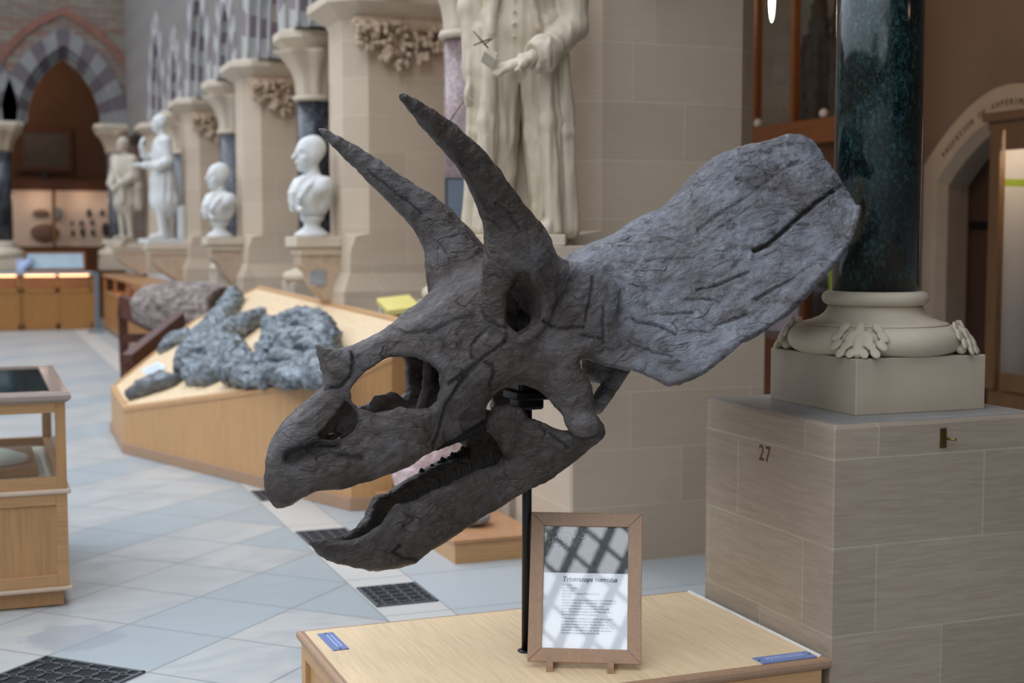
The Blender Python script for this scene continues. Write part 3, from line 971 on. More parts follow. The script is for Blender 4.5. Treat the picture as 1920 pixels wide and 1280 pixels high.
emitter('lamp_white', (1.0, .86, .62), 30)
emitter('lamp_strip', (1.0, .50, .25), 5)


def floor_mat():
    t = NT('paving')
    g = t.node('NewGeometry').outputs['Position']; sp = t.node('SeparateXYZ', {0: g}); x, y = sp.outputs[0], sp.outputs[1]
    R2 = 2 ** .5; P = .5135
    u = t.math('DIVIDE', t.math('SUBTRACT', t.math('DIVIDE', t.math('ADD', x, y), R2), 4.293), P)
    v = t.math('DIVIDE', t.math('SUBTRACT', t.math('DIVIDE', t.math('SUBTRACT', y, x), R2), 3.452), P)
    fu, fv = t.math('FLOOR', u), t.math('FLOOR', v)
    ru, rv = t.math('FRACT', u), t.math('FRACT', v)
    k3 = t.math('FRACT', t.math('ADD', t.math('DIVIDE', fv, 3.0), 0.01))
    blue = t.math('LESS_THAN', t.math('ABSOLUTE', t.math('SUBTRACT', k3, .01)), .1)
    # triangular border pieces along the line x = 1.68
    cx = t.math('ADD', t.math('MULTIPLY', t.math('SUBTRACT', t.math('ADD', fu, .5), t.math('ADD', fv, .5)), P / R2), (4.293 - 3.452) / R2)
    blue = t.math('MAXIMUM', blue, t.math('GREATER_THAN', cx, 1.5))
    rnd = t.node('TexWhiteNoise', {'Vector': t.node('CombineXYZ', {0: fu, 1: fv}).outputs[0]}, noise_dimensions='3D')
    rv1 = rnd.outputs[0]
    vein = t.noise(t.pos((1.0, 1.6, 1)), 2.2, 6, .6, 1.4)
    cl = t.mix(t.ramp(vein, [(.38, (0, 0, 0)), (.62, (1, 1, 1))]), (.375, .395, .395), (.455, .455, .435))
    cl = t.mix(t.math('MULTIPLY', rv1, .5), cl, (.395, .415, .415))
    cb = t.mix(t.math('MULTIPLY', rv1, .6), (.315, .365, .385), (.36, .40, .415))
    cb = t.mix(t.math('MULTIPLY', vein, .25), cb, (.41, .44, .445))
    c = t.mix(blue, cl, cb)
    # zone to the right: a band of squares, then grey slabs
    band = t.math('MULTIPLY', t.math('GREATER_THAN', x, 1.68), t.math('LESS_THAN', x, 2.0))
    right = t.math('GREATER_THAN', x, 2.0)
    c = t.mix(band, c, t.mix(vein, (.50, .49, .46), (.56, .55, .52)))
    sv = t.math('DIVIDE', t.math('SUBTRACT', y, .36), .695)
    slab = t.node('TexWhiteNoise', {'Vector': t.node('CombineXYZ', {0: t.math('FLOOR', sv), 1: t.math('FLOOR', t.math('DIVIDE', x, .8))}).outputs[0]}).outputs[0]
    c = t.mix(right, c, t.mix(slab, (.37, .415, .435), (.44, .47, .48)))
    # joints
    def near0(f, w): return t.math('LESS_THAN', t.math('MINIMUM', f, t.math('SUBTRACT', 1.0, f)), w)
    jd = t.math('MULTIPLY', t.math('MAXIMUM', near0(ru, .0085), near0(rv, .0085)), t.math('LESS_THAN', x, 1.68))
    js = t.math('MULTIPLY', near0(t.math('FRACT', sv), .006), t.math('GREATER_THAN', x, 1.68))
    jl = t.math('MAXIMUM', t.math('LESS_THAN', t.math('ABSOLUTE', t.math('SUBTRACT', x, 1.68)), .003), t.math('LESS_THAN', t.math('ABSOLUTE', t.math('SUBTRACT', x, 2.0)), .003))
    j = t.math('MAXIMUM', t.math('MAXIMUM', jd, js), jl)
    c = t.mix(t.math('MULTIPLY', j, .9), c, (.17, .19, .20))
    # one old stain beside the glazed case
    st = t.node('VectorMath', {0: g, 1: (.36, 6.08, 0)}, operation='DISTANCE').outputs['Value']
    sn = t.math('ADD', st, t.math('MULTIPLY', t.math('SUBTRACT', t.noise(t.pos(), 5, 4), .5), .35))
    c = t.mix(t.ramp(sn, [(.17, (.55,) * 3), (.21, (.0,) * 3)]), c, (.25, .27, .31))
    t.set(col=c, rough=t.ramp(vein, [(.3, (.30,) * 3), (.7, (.42,) * 3)]), spec=.5)
    M['paving'] = t.m


floor_mat()


def brickwall_mat():
    t = NT('rubble_wall')
    g = t.node('NewGeometry').outputs['Position']; sp = t.node('SeparateXYZ', {0: g})
    cv = t.node('CombineXYZ', {0: t.math('ADD', sp.outputs[0], sp.outputs[1]), 1: sp.outputs[2]}).outputs[0]
    br = t.node('TexBrick', {'Vector': cv, 'Color1': (.20, .165, .13, 1), 'Color2': (.15, .095, .075, 1), 'Mortar': (.22, .195, .165, 1), 'Scale': 1.0, 'Mortar Size': .02, 'Brick Width': .34, 'Row Height': .10, 'Bias': -.1})
    n = t.noise(t.pos(), 3.5, 5)
    row = t.noise(t.pos((.5, .5, 7)), 2.0, 3)
    c = t.mix(t.ramp(row, [(.50, (0, 0, 0)), (.62, (.85,) * 3)]), br.outputs[0], (.21, .085, .065))
    c = t.mix(t.ramp(n, [(.3, (.6,) * 3), (.6, (0,) * 3)]), c, (.13, .12, .10))
    t.set(col=c, rough=.95); M['rubble_wall'] = t.m


brickwall_mat()
plain('voussoir_grey', (.40, .39, .37), .85, .10, 6)
plain('voussoir_mauve', (.205, .165, .18), .85, .12, 6)
plain('roll_stone', (.46, .46, .47), .8, .05, 6)

def text_mesh(name, body, size, mat, parent, align='LEFT', space=1.0, line=1.0, shear=0, bold=0, extrude=0):
    c = bpy.data.curves.new(name, 'FONT'); c.body = body; c.size = size; c.shear = shear; c.offset = bold; c.space_character = space; c.space_line = line
    c.align_x = align; c.extrude = extrude
    if align == 'CENTER': c.align_y = 'CENTER'
    t = bpy.data.objects.new(name, c); COL.objects.link(t)
    bpy.context.view_layer.update()
    me = bpy.data.meshes.new_from_object(t.evaluated_get(bpy.context.evaluated_depsgraph_get())); me.name = name
    bpy.data.objects.remove(t); bpy.data.curves.remove(c)
    me.materials.clear(); me.materials.append(mat)
    o = bpy.data.objects.new(name, me); COL.objects.link(o)
    if parent: o.parent = parent
    return o


# ------------------------------------------------------------------ shell of the building
mb = MB(); mb.box(-14, 7.2, -9, 34, -.2, 0); fl = struct(mb.build('floor', M['paving']))
mb = MB(); mb.box(7.0, 7.3, -9, 7.05, 0, 5.6); mb.box(7.0, 7.3, 8.95, 34, 0, 5.6); mb.box(7.0, 7.3, 7.05, 8.95, 2.95, 5.6)
wall_r = struct(mb.build('wall_right', M['aisle_plaster']))
mb = MB(); mb.box(3.45, 7.3, -9, 34, 5.6, 5.8); struct(mb.build('ceiling_aisle', M['aisle_plaster']))
mb = MB(); mb.box(2.8, 7.3, -9.3, -9, 0, 5.8); struct(mb.build('wall_back', M['aisle_plaster']))
mb = MB(); mb.box(2.9, 3.4, -9, 3.7, 3.7, 5.8); mb.box(2.9, 3.4, -9, -3.0, 0, 3.7); struct(mb.build('wall_behind', M['limestone']))

# dwarf wall that carries the arcade
def dwarf(y0, y1, n):
    mb = MB(); mb.box(2.80, 3.50, y0, y1, 0, 1.04); w = struct(mb.build('wall_arcade_%s' % n, M['dado_stone']))
    mb = MB(); mb.box(2.775, 3.525, y0, y1, 1.04, 1.085, .008); struct(mb.build('trim_%s' % n, M['slate_ledge']))
dwarf(7.25, 28.2, 'low')

PY = [6.467 + 4.48 * i for i in range(5)]      # front planes of the piers
CY = [8.77 + 4.48 * i for i in range(4)]       # column centres


def rect8(x0, x1, y0, y1, c):
    return [(x0 + c, y0), (x1 - c, y0), (x1, y0 + c), (x1, y1 - c), (x1 - c, y1), (x0 + c, y1), (x0, y1 - c), (x0, y0 + c)]


def ring8(x0, x1, y0, y1, c, z):
    return [(x, y, z) for x, y in rect8(x0, x1, y0, y1, c)]


def leaf_clump(w, hgt, seed, n=26):
    """carved foliage hanging under a pier cap, front at y<0"""
    v = Vol((-w / 2 - .06, -.14, -hgt - .05), (w / 2 + .06, .06, .04), .011)
    r = random.Random(seed)
    for i in range(n):
        x = r.uniform(-w / 2, w / 2); zz = -r.uniform(0, hgt * (1 - abs(x) / w * 1.1)); 
        a = r.uniform(-1, 1); L = r.uniform(.03, .06)
        v.cone((x, -.015, zz), (x + L * math.sin(a) * .6, -.06 - r.uniform(0, .05), zz - L * .8 * math.cos(a)), .014, .026, .004, sq=(1, .8, 1))
    v.cone((-w * .45, 0, -.03), (w * .45, 0, -.03), .06, .06, .02)
    v.cone((0, 0, -.05), (0, 0, -hgt), .045, .02, .02)
    return v.mesh()


LC_P, LC_Q = leaf_clump(.80, .40, 4, 120)


def pier(i, label):
    y0 = PY[i]; y1 = y0 + .80; x0, x1 = 2.84, 3.99
    if i == 0: x1 = 3.995
    base_z = 0 if i == 0 else 1.085
    e = empty('stone_pier', ((x0 + x1) / 2, (y0 + y1) / 2, base_z), label, 'pier', 'chamfered stone piers of the arcade')
    mb = MB()
    c = .17
    o = (e.location.x, e.location.y, e.location.z)
    L = lambda r: [(x - o[0], y - o[1], z - o[2]) for x, y, z in r]
    sq = lambda d, z: ring8(x0 - d, x1 + d, y0 - d, y1 + d, .012, z)
    rings = []
    if i == 0:
        rings = [sq(0, 0), sq(0, 1.60)]
    else:
        rings = [sq(.075, 1.085), sq(.075, 1.27), sq(.01, 1.42), sq(0, 1.60)]
    mb.loft([L(r) for r in rings]); b = mb.build('base', M['limestone'], e)
    mb = MB(); mb.loft([L(ring8(x0, x1, y0, y1, .012, 1.60)), L(ring8(x0, x1, y0, y1, c * .35, 1.72)), L(ring8(x0, x1, y0, y1, c, 1.74)), L(ring8(x0, x1, y0, y1, c, 3.45))])
    mb.build('shaft', M['limestone'], e)
    mb = MB(); R = lambda d, z, cc: L(ring8(x0 - d, x1 + d, y0 - d, y1 + d, cc, z))
    mb.loft([R(.0, 3.43, c), R(.015, 3.47, c), R(.10, 3.54, c), R(.155, 3.585, c + .03), R(.155, 3.65, c + .03), R(.14, 3.662, c + .03)])
    mb.build('cap', M['cut_stone'], e)
    f = mesh_obj('carved_foliage', LC_P, LC_Q, M['carved_stone'], e, True)
    f.location = ((x0 + x1) / 2 - .12 - o[0], y0 - .0 - o[1], 3.46 - o[2])
    return e


pl = ['pale stone pier behind the large cream statue, right next to the numbered pedestal',
      'stone pier right of the nearest white marble bust, its carved cap in view',
      'stone pier right of the smaller white marble bust',
      'stone pier directly behind the white marble standing statue',
      'farthest stone pier, beside the weathered beige statue']
for i in range(5): pier(i, pl[i])


def col_base(e, cx, cy, z0, spurs=True, r=.1575, plinth=.275):
    mb = MB(); mb.box(cx - plinth, cx + plinth + .005, cy - plinth - .005, cy + plinth, z0, z0 + .198, .004); p = mb.build('plinth_block', M['plinth'], e)
    q = plinth / .275
    prof = [(.24 * q, z0 + .19), (.285 * q, z0 + .195), (.312 * q, z0 + .22), (.318 * q, z0 + .247), (.312 * q, z0 + .275), (.29 * q, z0 + .298), (.262 * q, z0 + .303), (.258 * q, z0 + .308), (.215 * q, z0 + .32), (.185 * q, z0 + .34), (.172 * q, z0 + .358),
            (.168 * q, z0 + .372), (.185 * q, z0 + .376), (.194 * q, z0 + .392), (.194 * q, z0 + .402), (.186 * q, z0 + .417), (.165 * q, z0 + .424), (.10, z0 + .424)]
    tor = [((.262 + .056 * math.cos(a)) * q, z0 + .247 + .052 * math.sin(a)) for a in [math.pi * (-.5 + k / 12) for k in range(13)]]
    mb = MB(); mb.lathe([(.20 * q, z0 + .193)] + tor + [(.2 * q, z0 + .300)], (cx, cy), 72); mb.build('base_roll', M['base_stone'], e)
    mb = MB(); mb.lathe([(.20 * q, z0 + .296), (.262 * q, z0 + .297), (.266 * q, z0 + .301), (.263 * q, z0 + .306), (.235 * q, z0 + .313), (.205 * q, z0 + .325), (.185 * q, z0 + .340), (.174 * q, z0 + .357), (.170 * q, z0 + .372), (.12, z0 + .372)], (cx, cy), 72); mb.build('scotia', M['base_stone'], e)
    tor2 = [((.166 + .028 * math.cos(a)) * q, z0 + .396 + .026 * math.sin(a)) for a in [math.pi * (-.5 + k / 10) for k in range(11)]]
    mb = MB(); mb.lathe([(.12, z0 + .370)] + tor2 + [(.12, z0 + .4225)], (cx, cy), 72); mb.build('neck_roll', M['base_stone'], e)
    if spurs:
        for k, (sx, sy) in enumerate(((-1, -1), (1, -1), (1, 1), (-1, 1))):
            v = Vol((-.15, -.15, -.012), (.085, .085, .125), .0036)
            rr = random.Random(k); D = np.array([1, 1, 0]) / 2 ** .5; E_ = np.array([1, -1, 0]) / 2 ** .5; UP = np.array([0, 0, 1.0])
            ctr = -D * (plinth - .055) * 2 ** .5        # column axis seen from the spur
            v.chain([(*(ctr + D * .285 + UP * .085), .022), (*(ctr + D * .322 + UP * .050), .024), (*(ctr + D * .350 + UP * .016), .018)], .02)
            for sg_ in (-1, 1): v.cone(ctr + D * .300 + UP * .06, ctr + D * .315 + E_ * sg_ * .055 + UP * .022, .026, .020, .02)
            rows = [(.312, .100, (-.20, .0, .20), .036), (.334, .074, (-.25, -.09, .09, .25), .036), (.352, .044, (-.235, -.12, .0, .12, .235), .034), (.366, .018, (-.17, -.06, .06, .17), .028)]
            for r_, z_, offs, L_ in rows:
                for o_ in offs:
                    rad = D * math.cos(o_) + E_ * math.sin(o_); tan_ = -D * math.sin(o_) + E_ * math.cos(o_)
                    c_ = ctr + rad * (r_ - abs(o_) * .06) + UP * z_
                    dn = tan_ * (np.sign(o_) * .75 + rr.uniform(-.2, .2)) - UP * .75 + rad * .35; dn /= np.linalg.norm(dn)
                    nn = rad * .8 + UP * .55; nn -= dn * (nn @ dn); nn /= np.linalg.norm(nn); sd = np.cross(nn, dn)
                    v.ell(c_, (L_ * .74, .0165, .0075), .002, rot=[dn, sd, nn])
                    v.cone(c_ - dn * L_ * .6 + nn * .0085, c_ + dn * L_ * .6 + nn * .0075, .0022, .0012, .003, cut=True)
            P, Q = v.mesh()
            cpos = (cx + sx * (plinth - .055), cy + sy * (plinth - .055), z0 + .198)
            P = P * np.array([sx, sy, 1]); Q = Q[:, ::-1] if sx * sy < 0 else Q
            mesh_obj('leaf_spur', P + np.array(cpos), Q, M['base_stone'], p, True)
    return e


plain('plinth', (.47, .395, .305), .75, .12, 3, .1)


def column(cx, cy, shaft_mat, label, spurs, group=None, r=.1575, capz=3.02):
    e = empty('marble_column', (0, 0, 0), label, 'column', group)
    col_base(e, cx, cy, 1.085, spurs, r)
    mb = MB(); mb.lathe([(r, 1.50), (r, capz)], (cx, cy), 64); mb.build('shaft', shaft_mat, e)
    mb = MB(); mb.lathe([(r, capz - .01), (r + .03, capz + .0), (r + .035, capz + .02), (r + .025, capz + .045), (r, capz + .05)], (cx, cy), 40)
    mb.build('neck_ring', M['cut_stone'], e)
    # leafy bell of the capital
    rings = []; n = 72
    for k in range(15):
        t = k / 14; z = capz + .04 + t * .42
        base = r * .98 + .015 * t + .155 * t ** 2.6
        rings.append([(cx + (base * (1 + .055 * math.cos(8 * a + .4) * (1 - t * .3)) + .05 * t ** 3 * (math.cos(4 * a) ** 2)) * math.cos(a + math.pi / 4), cy + (base * (1 + .055 * math.cos(8 * a + .4) * (1 - t * .3)) + .05 * t ** 3 * (math.cos(4 * a) ** 2)) * math.sin(a + math.pi / 4), z) for a in [2 * math.pi * q / n for q in range(n)]])
    mb = MB(); mb.loft(rings, True); mb.build('capital', M['cut_stone'], e)
    mb = MB(); h = .34
    R = lambda d, z, c: ring8(cx - h - d, cx + h + d, cy - h - d, cy + h + d, c, z)
    mb.loft([R(-.09, 3.45, .15), R(-.04, 3.53, .15), R(.015, 3.585, .17), R(.015, 3.65, .17), R(0, 3.662, .17)]); mb.build('abacus', M['cut_stone'], e)
    return e


# the numbered pedestal in front and its column
def pedestal():
    e = empty('stone_pedestal', (3.08, 4.28, 0), 'square stone pedestal painted with the number 27, carrying the green marble column', 'pedestal')
    o = (3.08, 4.28, 0)
    mb = MB(); mb.loft([[(x - o[0], y - o[1], z) for x, y, z in ring8(2.646 + d, 3.512 - d, 3.851 + d, 4.712 - d, c, zz)] for d, c, zz, z in ((0, .004, 0, 0), (0, .004, 1.068, 0), (.006, .008, 1.081, 0), (.02, .01, 1.085, 0))])
    bk_ = mb.build('block', M['pedestal_stone'], e)
    MB().box(2.656 - o[0], 3.502 - o[0], 3.861 - o[1], 4.702 - o[1], 1.078, 1.0856, .002).build('top_bed', plain('grey_top', (.25, .245, .235), .5, .12, 7), bk_)  # separate greyer colour for the top face
    t = text_mesh('painted_number', '27', .080, M['red_paint'], e, align='CENTER', space=1.25, extrude=.0005, bold=.001)
    t.location = (2.6455 - o[0], 4.283 - o[1], .922); t.rotation_euler = (math.pi / 2, 0, -math.pi / 2); t.scale = (.86, 1, 1)
    return e


pedestal()
column(3.115, 4.29, M['green_marble'], 'polished dark green marble column standing on the numbered stone pedestal', True)
column(3.1, CY[0], M['purple_marble'], 'mottled purple marble column behind the large cream statue', False, r=.165)
column(3.1, CY[1], M['black_marble'], 'dark veined marble column behind the nearest white bust', False, r=.165)
column(3.1, CY[2], M['grey_marble'], 'grey marble column behind the smaller white bust', False, r=.165)
column(3.1, CY[3], M['grey_marble'], 'grey marble column behind the beige weathered statue', False, r=.165)

# brass key hook in the pedestal
e = empty('brass_hook', (3.085, 3.85, 1.018), 'small brass plate with a projecting pin on the pedestal front', 'hook')
mb = MB(); mb.box(-.013, .013, -.004, .001, -.035, .033, .001); mb.build('back_plate', M['brass'], e)
mb = MB(); mb.tube([(0, -.002, 0), (.012, -.03, -.002), (.02, -.045, -.002)], .0045, 10); mb.build('pin', M['brass'], e)


# ------------------------------------------------------------------ pointed arches of striped stone
def arch_pts(a0, a1, z0, inset, n=15):
    """pointed arch between a0 and a1 springing at z0; inset shrinks the opening"""
    L = a1 - a0; R = L * .92
    out = []
    cl, cr = a0 + R, a1 - R           # centres of the two arcs
    r = R - inset
    tm = math.acos((cl - (a0 + a1) / 2) / r)
    left = [(cl - r * math.cos(t), z0 + r * math.sin(t)) for t in [tm * k / n for k in range(n + 1)]]
    right = [(a0 + a1 - p[0], p[1]) for p in left]
    return left, right


def striped_arch(y0, y1, xw0, xw1, label, z0=3.662, vertical_axis='y', at=None, cat='arch', group=None, scale=1.0, n=15, vm=None):
    vm = vm or [M['voussoir_grey'], M['voussoir_mauve']]
    return _striped_arch(y0, y1, xw0, xw1, label, z0, vertical_axis, at, cat, group, scale, n, vm)


def _striped_arch(y0, y1, xw0, xw1, label, z0, vertical_axis, at, cat, group, scale, n, vm):
    """three stepped orders; bands of grey and mauve stone"""
    e = empty('striped_arch', (0, 0, 0), label, cat, group)
    xm = (xw0 + xw1) / 2; w = (xw1 - xw0) / 2
    for nm, i_in, i_out, hw in (('outer_order', .10 * scale, -.20 * scale, w + .012), ('inner_order', .20 * scale, .10 * scale, w * .68), ('innermost_order', .29 * scale, .20 * scale, w * .36)):
        V = []; F = []; MI = []
        for side in (0, 1):
            a = arch_pts(y0, y1, z0, i_in, n)[side]; b = arch_pts(y0, y1, z0, i_out, n)[side]
            base = len(V)
            for k in range(n + 1):
                for (yy, zz), xx in ((a[k], xm - hw), (a[k], xm + hw), (b[k], xm + hw), (b[k], xm - hw)):
                    V.append((xx, yy, zz) if vertical_axis == 'y' else (yy, xx, zz))
            for k in range(n):
                for q in range(4):
                    i0 = base + k * 4 + q; i1 = base + k * 4 + (q + 1) % 4
                    F.append((i0, i1, i1 + 4, i0 + 4)); MI.append((k // 2) % 2)
        mesh_obj(nm, V, F, None, e, mats=vm, fmat=MI)
    if vertical_axis == 'y':
        for dx, ins in ((-w * .98, .09), (-w * .66, .19), (-w * .34, .28)):
            mb = MB()
            for s_ in (0, 1):
                mb.tube([(xm + dx, p, q) for p, q in arch_pts(y0, y1, z0, ins, n)[s_]], .022, 8)
            mb.build('roll_moulding', M['roll_stone'], e)
    return e


def spandrel(name, y0, y1, x0, x1, z0, top, mat, axis='y'):
    V = []; F = []
    for xx in (x0, x1):
        for s_ in (0, 1):
            pts = arch_pts(y0, y1, z0, 0)[s_]; b = len(V)
            for p, q in pts:
                for c_ in ((xx, p, q), (xx, p, top)): V.append(c_ if axis == 'y' else (c_[1], c_[0], c_[2]))
            for k in range(len(pts) - 1): F.append((b + 2 * k, b + 2 * k + 2, b + 2 * k + 3, b + 2 * k + 1))
    return V, F


ends = []
for i in range(4):
    ends += [(PY[i] + .80 - .02, CY[i] - .30), (CY[i] + .30, PY[i + 1] + .02)]
ends = [(4.29 + .30, 6.467 + .02)] + ends
V, F = [], []
alabel = ['striped stone arch from the numbered pedestal column to the pale pier', 'striped stone arch left of the pale pier, over the large cream statue', 'striped stone arch over the purple marble column and second pier',
          'striped stone arch between the second pier and the dark veined column', 'striped stone arch between the dark veined column and third pier', 'striped stone arch between the third pier and the grey column',
          'striped stone arch between the grey column and fourth pier', 'striped stone arch above the white standing statue', 'striped stone arch nearest the end wall, above the beige statue']
for k, (a, b) in enumerate(ends):
    striped_arch(a, b, 2.86, 3.46, alabel[k], group='striped arches of the side arcade')
    v_, f_ = spandrel('s', a, b, 2.86, 3.46, 3.662, 7.0, None); n0 = len(V); V += v_; F += [tuple(i + n0 for i in q) for q in f_]
# piers of wall between the arches
solid = [(3.7, ends[0][0])] + [(ends[k][1], ends[k + 1][0]) for k in range(len(ends) - 1)] + [(ends[-1][1], 28.2)]
mb = MB(); mb.add(V, F)
for a, b in solid: mb.box(2.86, 3.46, a, b, 3.662, 7.0)
t = NT('striped_wall'); sp_ = t.node('SeparateXYZ', {0: t.node('NewGeometry').outputs['Position']})
bd_ = t.math('GREATER_THAN', t.math('FRACT', t.math('DIVIDE', sp_.outputs[2], .54)), .55)
t.set(col=t.mix(t.ramp(t.noise(t.pos(), 5, 4), [(.3, (.25,) * 3), (.7, (0,) * 3)]), t.mix(t.math('MULTIPLY', bd_, .35), (.20, .185, .17), (.165, .135, .135)), (.15, .13, .12)), rough=.85); M['striped_wall'] = t.m
struct(mb.build('wall_upper_arcade', M['striped_wall']))
# ------------------------------------------------------------------ end wall with its arch and the room beyond
EY = 28.2
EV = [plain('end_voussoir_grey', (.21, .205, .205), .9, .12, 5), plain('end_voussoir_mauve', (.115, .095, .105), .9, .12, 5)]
ax0, ax1 = .94, 2.48
e1 = striped_arch(ax0 - .20, ax1 + .20, EY - .05, EY + .55, 'large striped pointed arch in the end wall above the lit specimen case', 3.92, 'x', vm=EV)
e2 = striped_arch(-1.45, ax0 - .26, EY - .05, EY + .55, 'striped pointed arch cut off by the left edge of the photo', 3.92, 'x', vm=EV)
V, F = [], []
for a, b in ((ax0 - .20, ax1 + .20), (-1.45, ax0 - .26)):
    v_, f_ = spandrel('s', a, b, EY, EY + .5, 3.92, 11, None, 'x'); n0 = len(V); V += v_; F += [tuple(i + n0 for i in q) for q in f_]
mb = MB(); mb.add(V, F)
for a, b in ((-14, -1.45), (ax0 - .26, ax0 - .20), (ax1 + .20, 2.86)): mb.box(a, b, EY, EY + .5, 3.92, 11)
mb.box(-.6, .68, EY + .30, EY + .48, 3.9, 6.2); mb.box(-14, -1.6, EY, EY + .5, 0, 3.92); mb.box(2.86, 7, EY, EY + .5, 0, 11)
struct(mb.build('wall_end', M['rubble_wall']))
# brick hood band round the arch, laid in the wall
mb = MB()
for s_ in (0, 1):
    pts = arch_pts(ax0 - .20, ax1 + .20, 3.92, -.42)[s_]; po = arch_pts(ax0 - .20, ax1 + .20, 3.92, -.56)[s_]
    for k in range(len(pts) - 1):
        a, b, c, d = pts[k], pts[k + 1], po[k + 1], po[k]
        mb.add([(p, yy, q) for yy in (EY - .03, EY + .01) for p, q in (a, b, c, d)], [(0, 1, 2, 3), (4, 7, 6, 5), (0, 4, 5, 1), (1, 5, 6, 2), (2, 6, 7, 3), (3, 7, 4, 0)])
struct(mb.build('trim_hood', plain('hood_brick', (.20, .09, .065), .9, .15, 8)))
mb = MB(); mb.box(-6, 7, 31.2, 31.4, 0, 9); struct(mb.build('wall_far_room', M['brown_plaster']))
mb = MB(); mb.box(-6, 7, EY + .5, 31.4, 7.2, 7.4); struct(mb.build('ceiling_far_room', M['brown_plaster']))
mb = MB(); mb.box(-14, -13.7, -9, 34, 0, 9); struct(mb.build('wall_left', M['limestone']))


def end_column(cx, shaft, label, z0=1.10):
    cy = EY + .25
    e = empty('marble_column', (0, 0, 0), label, 'column')
    mb = MB(); mb.box(cx - .40, cx + .40, cy - .4, cy + .4, z0 - .02, z0 + .22, .01)
    mb.lathe([(.40, z0 + .21), (.43, z0 + .28), (.42, z0 + .36), (.33, z0 + .40), (.27, z0 + .44), (.30, z0 + .50), (.26, z0 + .55)], (cx, cy), 32)
    mb.build('base', M['base_stone'], e)
    mb = MB(); mb.lathe([(.22, z0 + .5), (.22, 3.38)], (cx, cy), 32); mb.build('shaft', shaft, e)
    mb = MB(); rings = []
    for k in range(8):
        t = k / 7; z = 3.36 + .42 * t; base = .23 + .2 * t ** 2
        rings.append([(cx + (base * (1 + .08 * math.cos(8 * a))) * math.cos(a), cy + (base * (1 + .08 * math.cos(8 * a))) * math.sin(a), z) for a in [2 * math.pi * q / 48 for q in range(48)]])
    mb.loft(rings, True); mb.build('capital', M['carved_stone'], e)
    mb = MB(); mb.loft([ring8(cx - .38, cx + .38, cy - .34, cy + .34, .12, 3.76), ring8(cx - .46, cx + .46, cy - .40, cy + .40, .14, 3.86), ring8(cx - .46, cx + .46, cy - .40, cy + .40, .14, 3.92)]); mb.build('abacus', M['cut_stone'], e)


end_column(.50, M['black_marble'], 'near-black marble column at the left edge, by the end arch')
end_column(2.72, M['grey_marble'], 'column at the right foot of the end arch, behind the weathered beige statue')

# counter cases across the end wall
def counter(x0, x1, label, bays):
    e = empty('display_counter', ((x0 + x1) / 2, 27.35, 0), label, 'display case')
    ox, oy = (x0 + x1) / 2, 27.35
    B = lambda nm, mt, *bx: [None, MB()][1]
    mb = MB(); mb.box(x0 - ox, x1 - ox, -.35, .35, 0, .78); mb.build('cabinet', M['oak_case'], e)
    mb = MB(); mb.box(x0 - ox - .02, x1 - ox + .02, -.40, .40, 1.03, 1.075, .008); mb.build('counter_top', M['slate_ledge'], e)
    mb = MB(); n = bays
    for k in range(n + 1):
        xx = x0 + (x1 - x0) * k / n - ox; mb.box(xx - .03, xx + .03, -.355, -.31, .78, 1.03)
        mb.box(xx - .035, xx + .035, -.362, -.345, 0, .78)
    mb.box(x0 - ox, x1 - ox, -.362, -.345, .70, .79); mb.box(x0 - ox, x1 - ox, -.362, -.345, 0.02, .12)
    mb.build('face_frame', M['oak_case'], e)
    mb = MB(); mb.box(x0 - ox, x1 - ox, .30, .34, .78, 1.03); mb.build('back_panel', M['lit_back'], e)
    mb = MB(); mb.box(x0 - ox + .05, x1 - ox - .05, -.26, -.22, 1.0, 1.028); mb.build('lamp_strip', M['lamp_strip'], e)
    return e


counter(-.9, .765, 'oak counter case cut by the left edge below the end arch', 2)
counter(.815, 2.05, 'honey oak counter case with a warm lit slot below the end arch', 2)
tray = empty('specimen_tray', (1.42, 27.30, 1.08), 'flat grey-blue glazed tray in a brown frame on the end counter', 'tray')
o_ = (1.42, 27.35, 1.08)
mb = MB(); mb.box(-.55, .55, -.02, .30, 0, .05); mb.box(-.55, -.51, .0, .30, .05, .37); mb.box(.51, .55, .0, .30, .05, .37); mb.box(-.55, .55, .26, .30, .34, .38); mb.build('tray_frame', M['rail_wood'], tray)
mb = MB(); mb.add([(-.51, .0, .06), (.51, .0, .06), (.51, .28, .35), (-.51, .28, .35)], [(0, 1, 2, 3)]); mb.add([(-.51, .01, .05), (.51, .01, .05), (.51, .29, .34), (-.51, .29, .34)], [(3, 2, 1, 0)]); mb.build('tray_panel', M['teal_glass_blue'], tray)
v = Vol((-.15, -.12, -.02), (.25, .12, .34), .012)
rr = random.Random(5)
for k in range(14): v.cone((rr.uniform(-.08, .02), rr.uniform(-.05, .05), .02 + rr.uniform(0, .08)), (rr.uniform(-.12, .2), rr.uniform(-.05, .05), rr.uniform(.15, .30)), .025, .018, .01)
P, Q = v.mesh(); tag(mesh_obj('crystal_cluster', P, Q, M['pale_blue_print'], None, True, (.84, 27.3, 1.077)), 'pale blue spiky crystal cluster on the end counter by the dark column', 'mineral')
p = empty('steel_post', (2.13, 27.0, 0), 'blue-grey steel post at the corner of the counter cases', 'post')
mb = MB(); mb.box(-.045, .045, -.05, .05, .012, 1.08, .006); mb.build('upright', M['teal_glass_blue'] if False else plain('post_grey', (.16, .20, .24), .4), p)
mb = MB(); mb.box(-.10, .10, -.10, .10, 0, .012); mb.build('foot_plate', M['post_grey'], p)

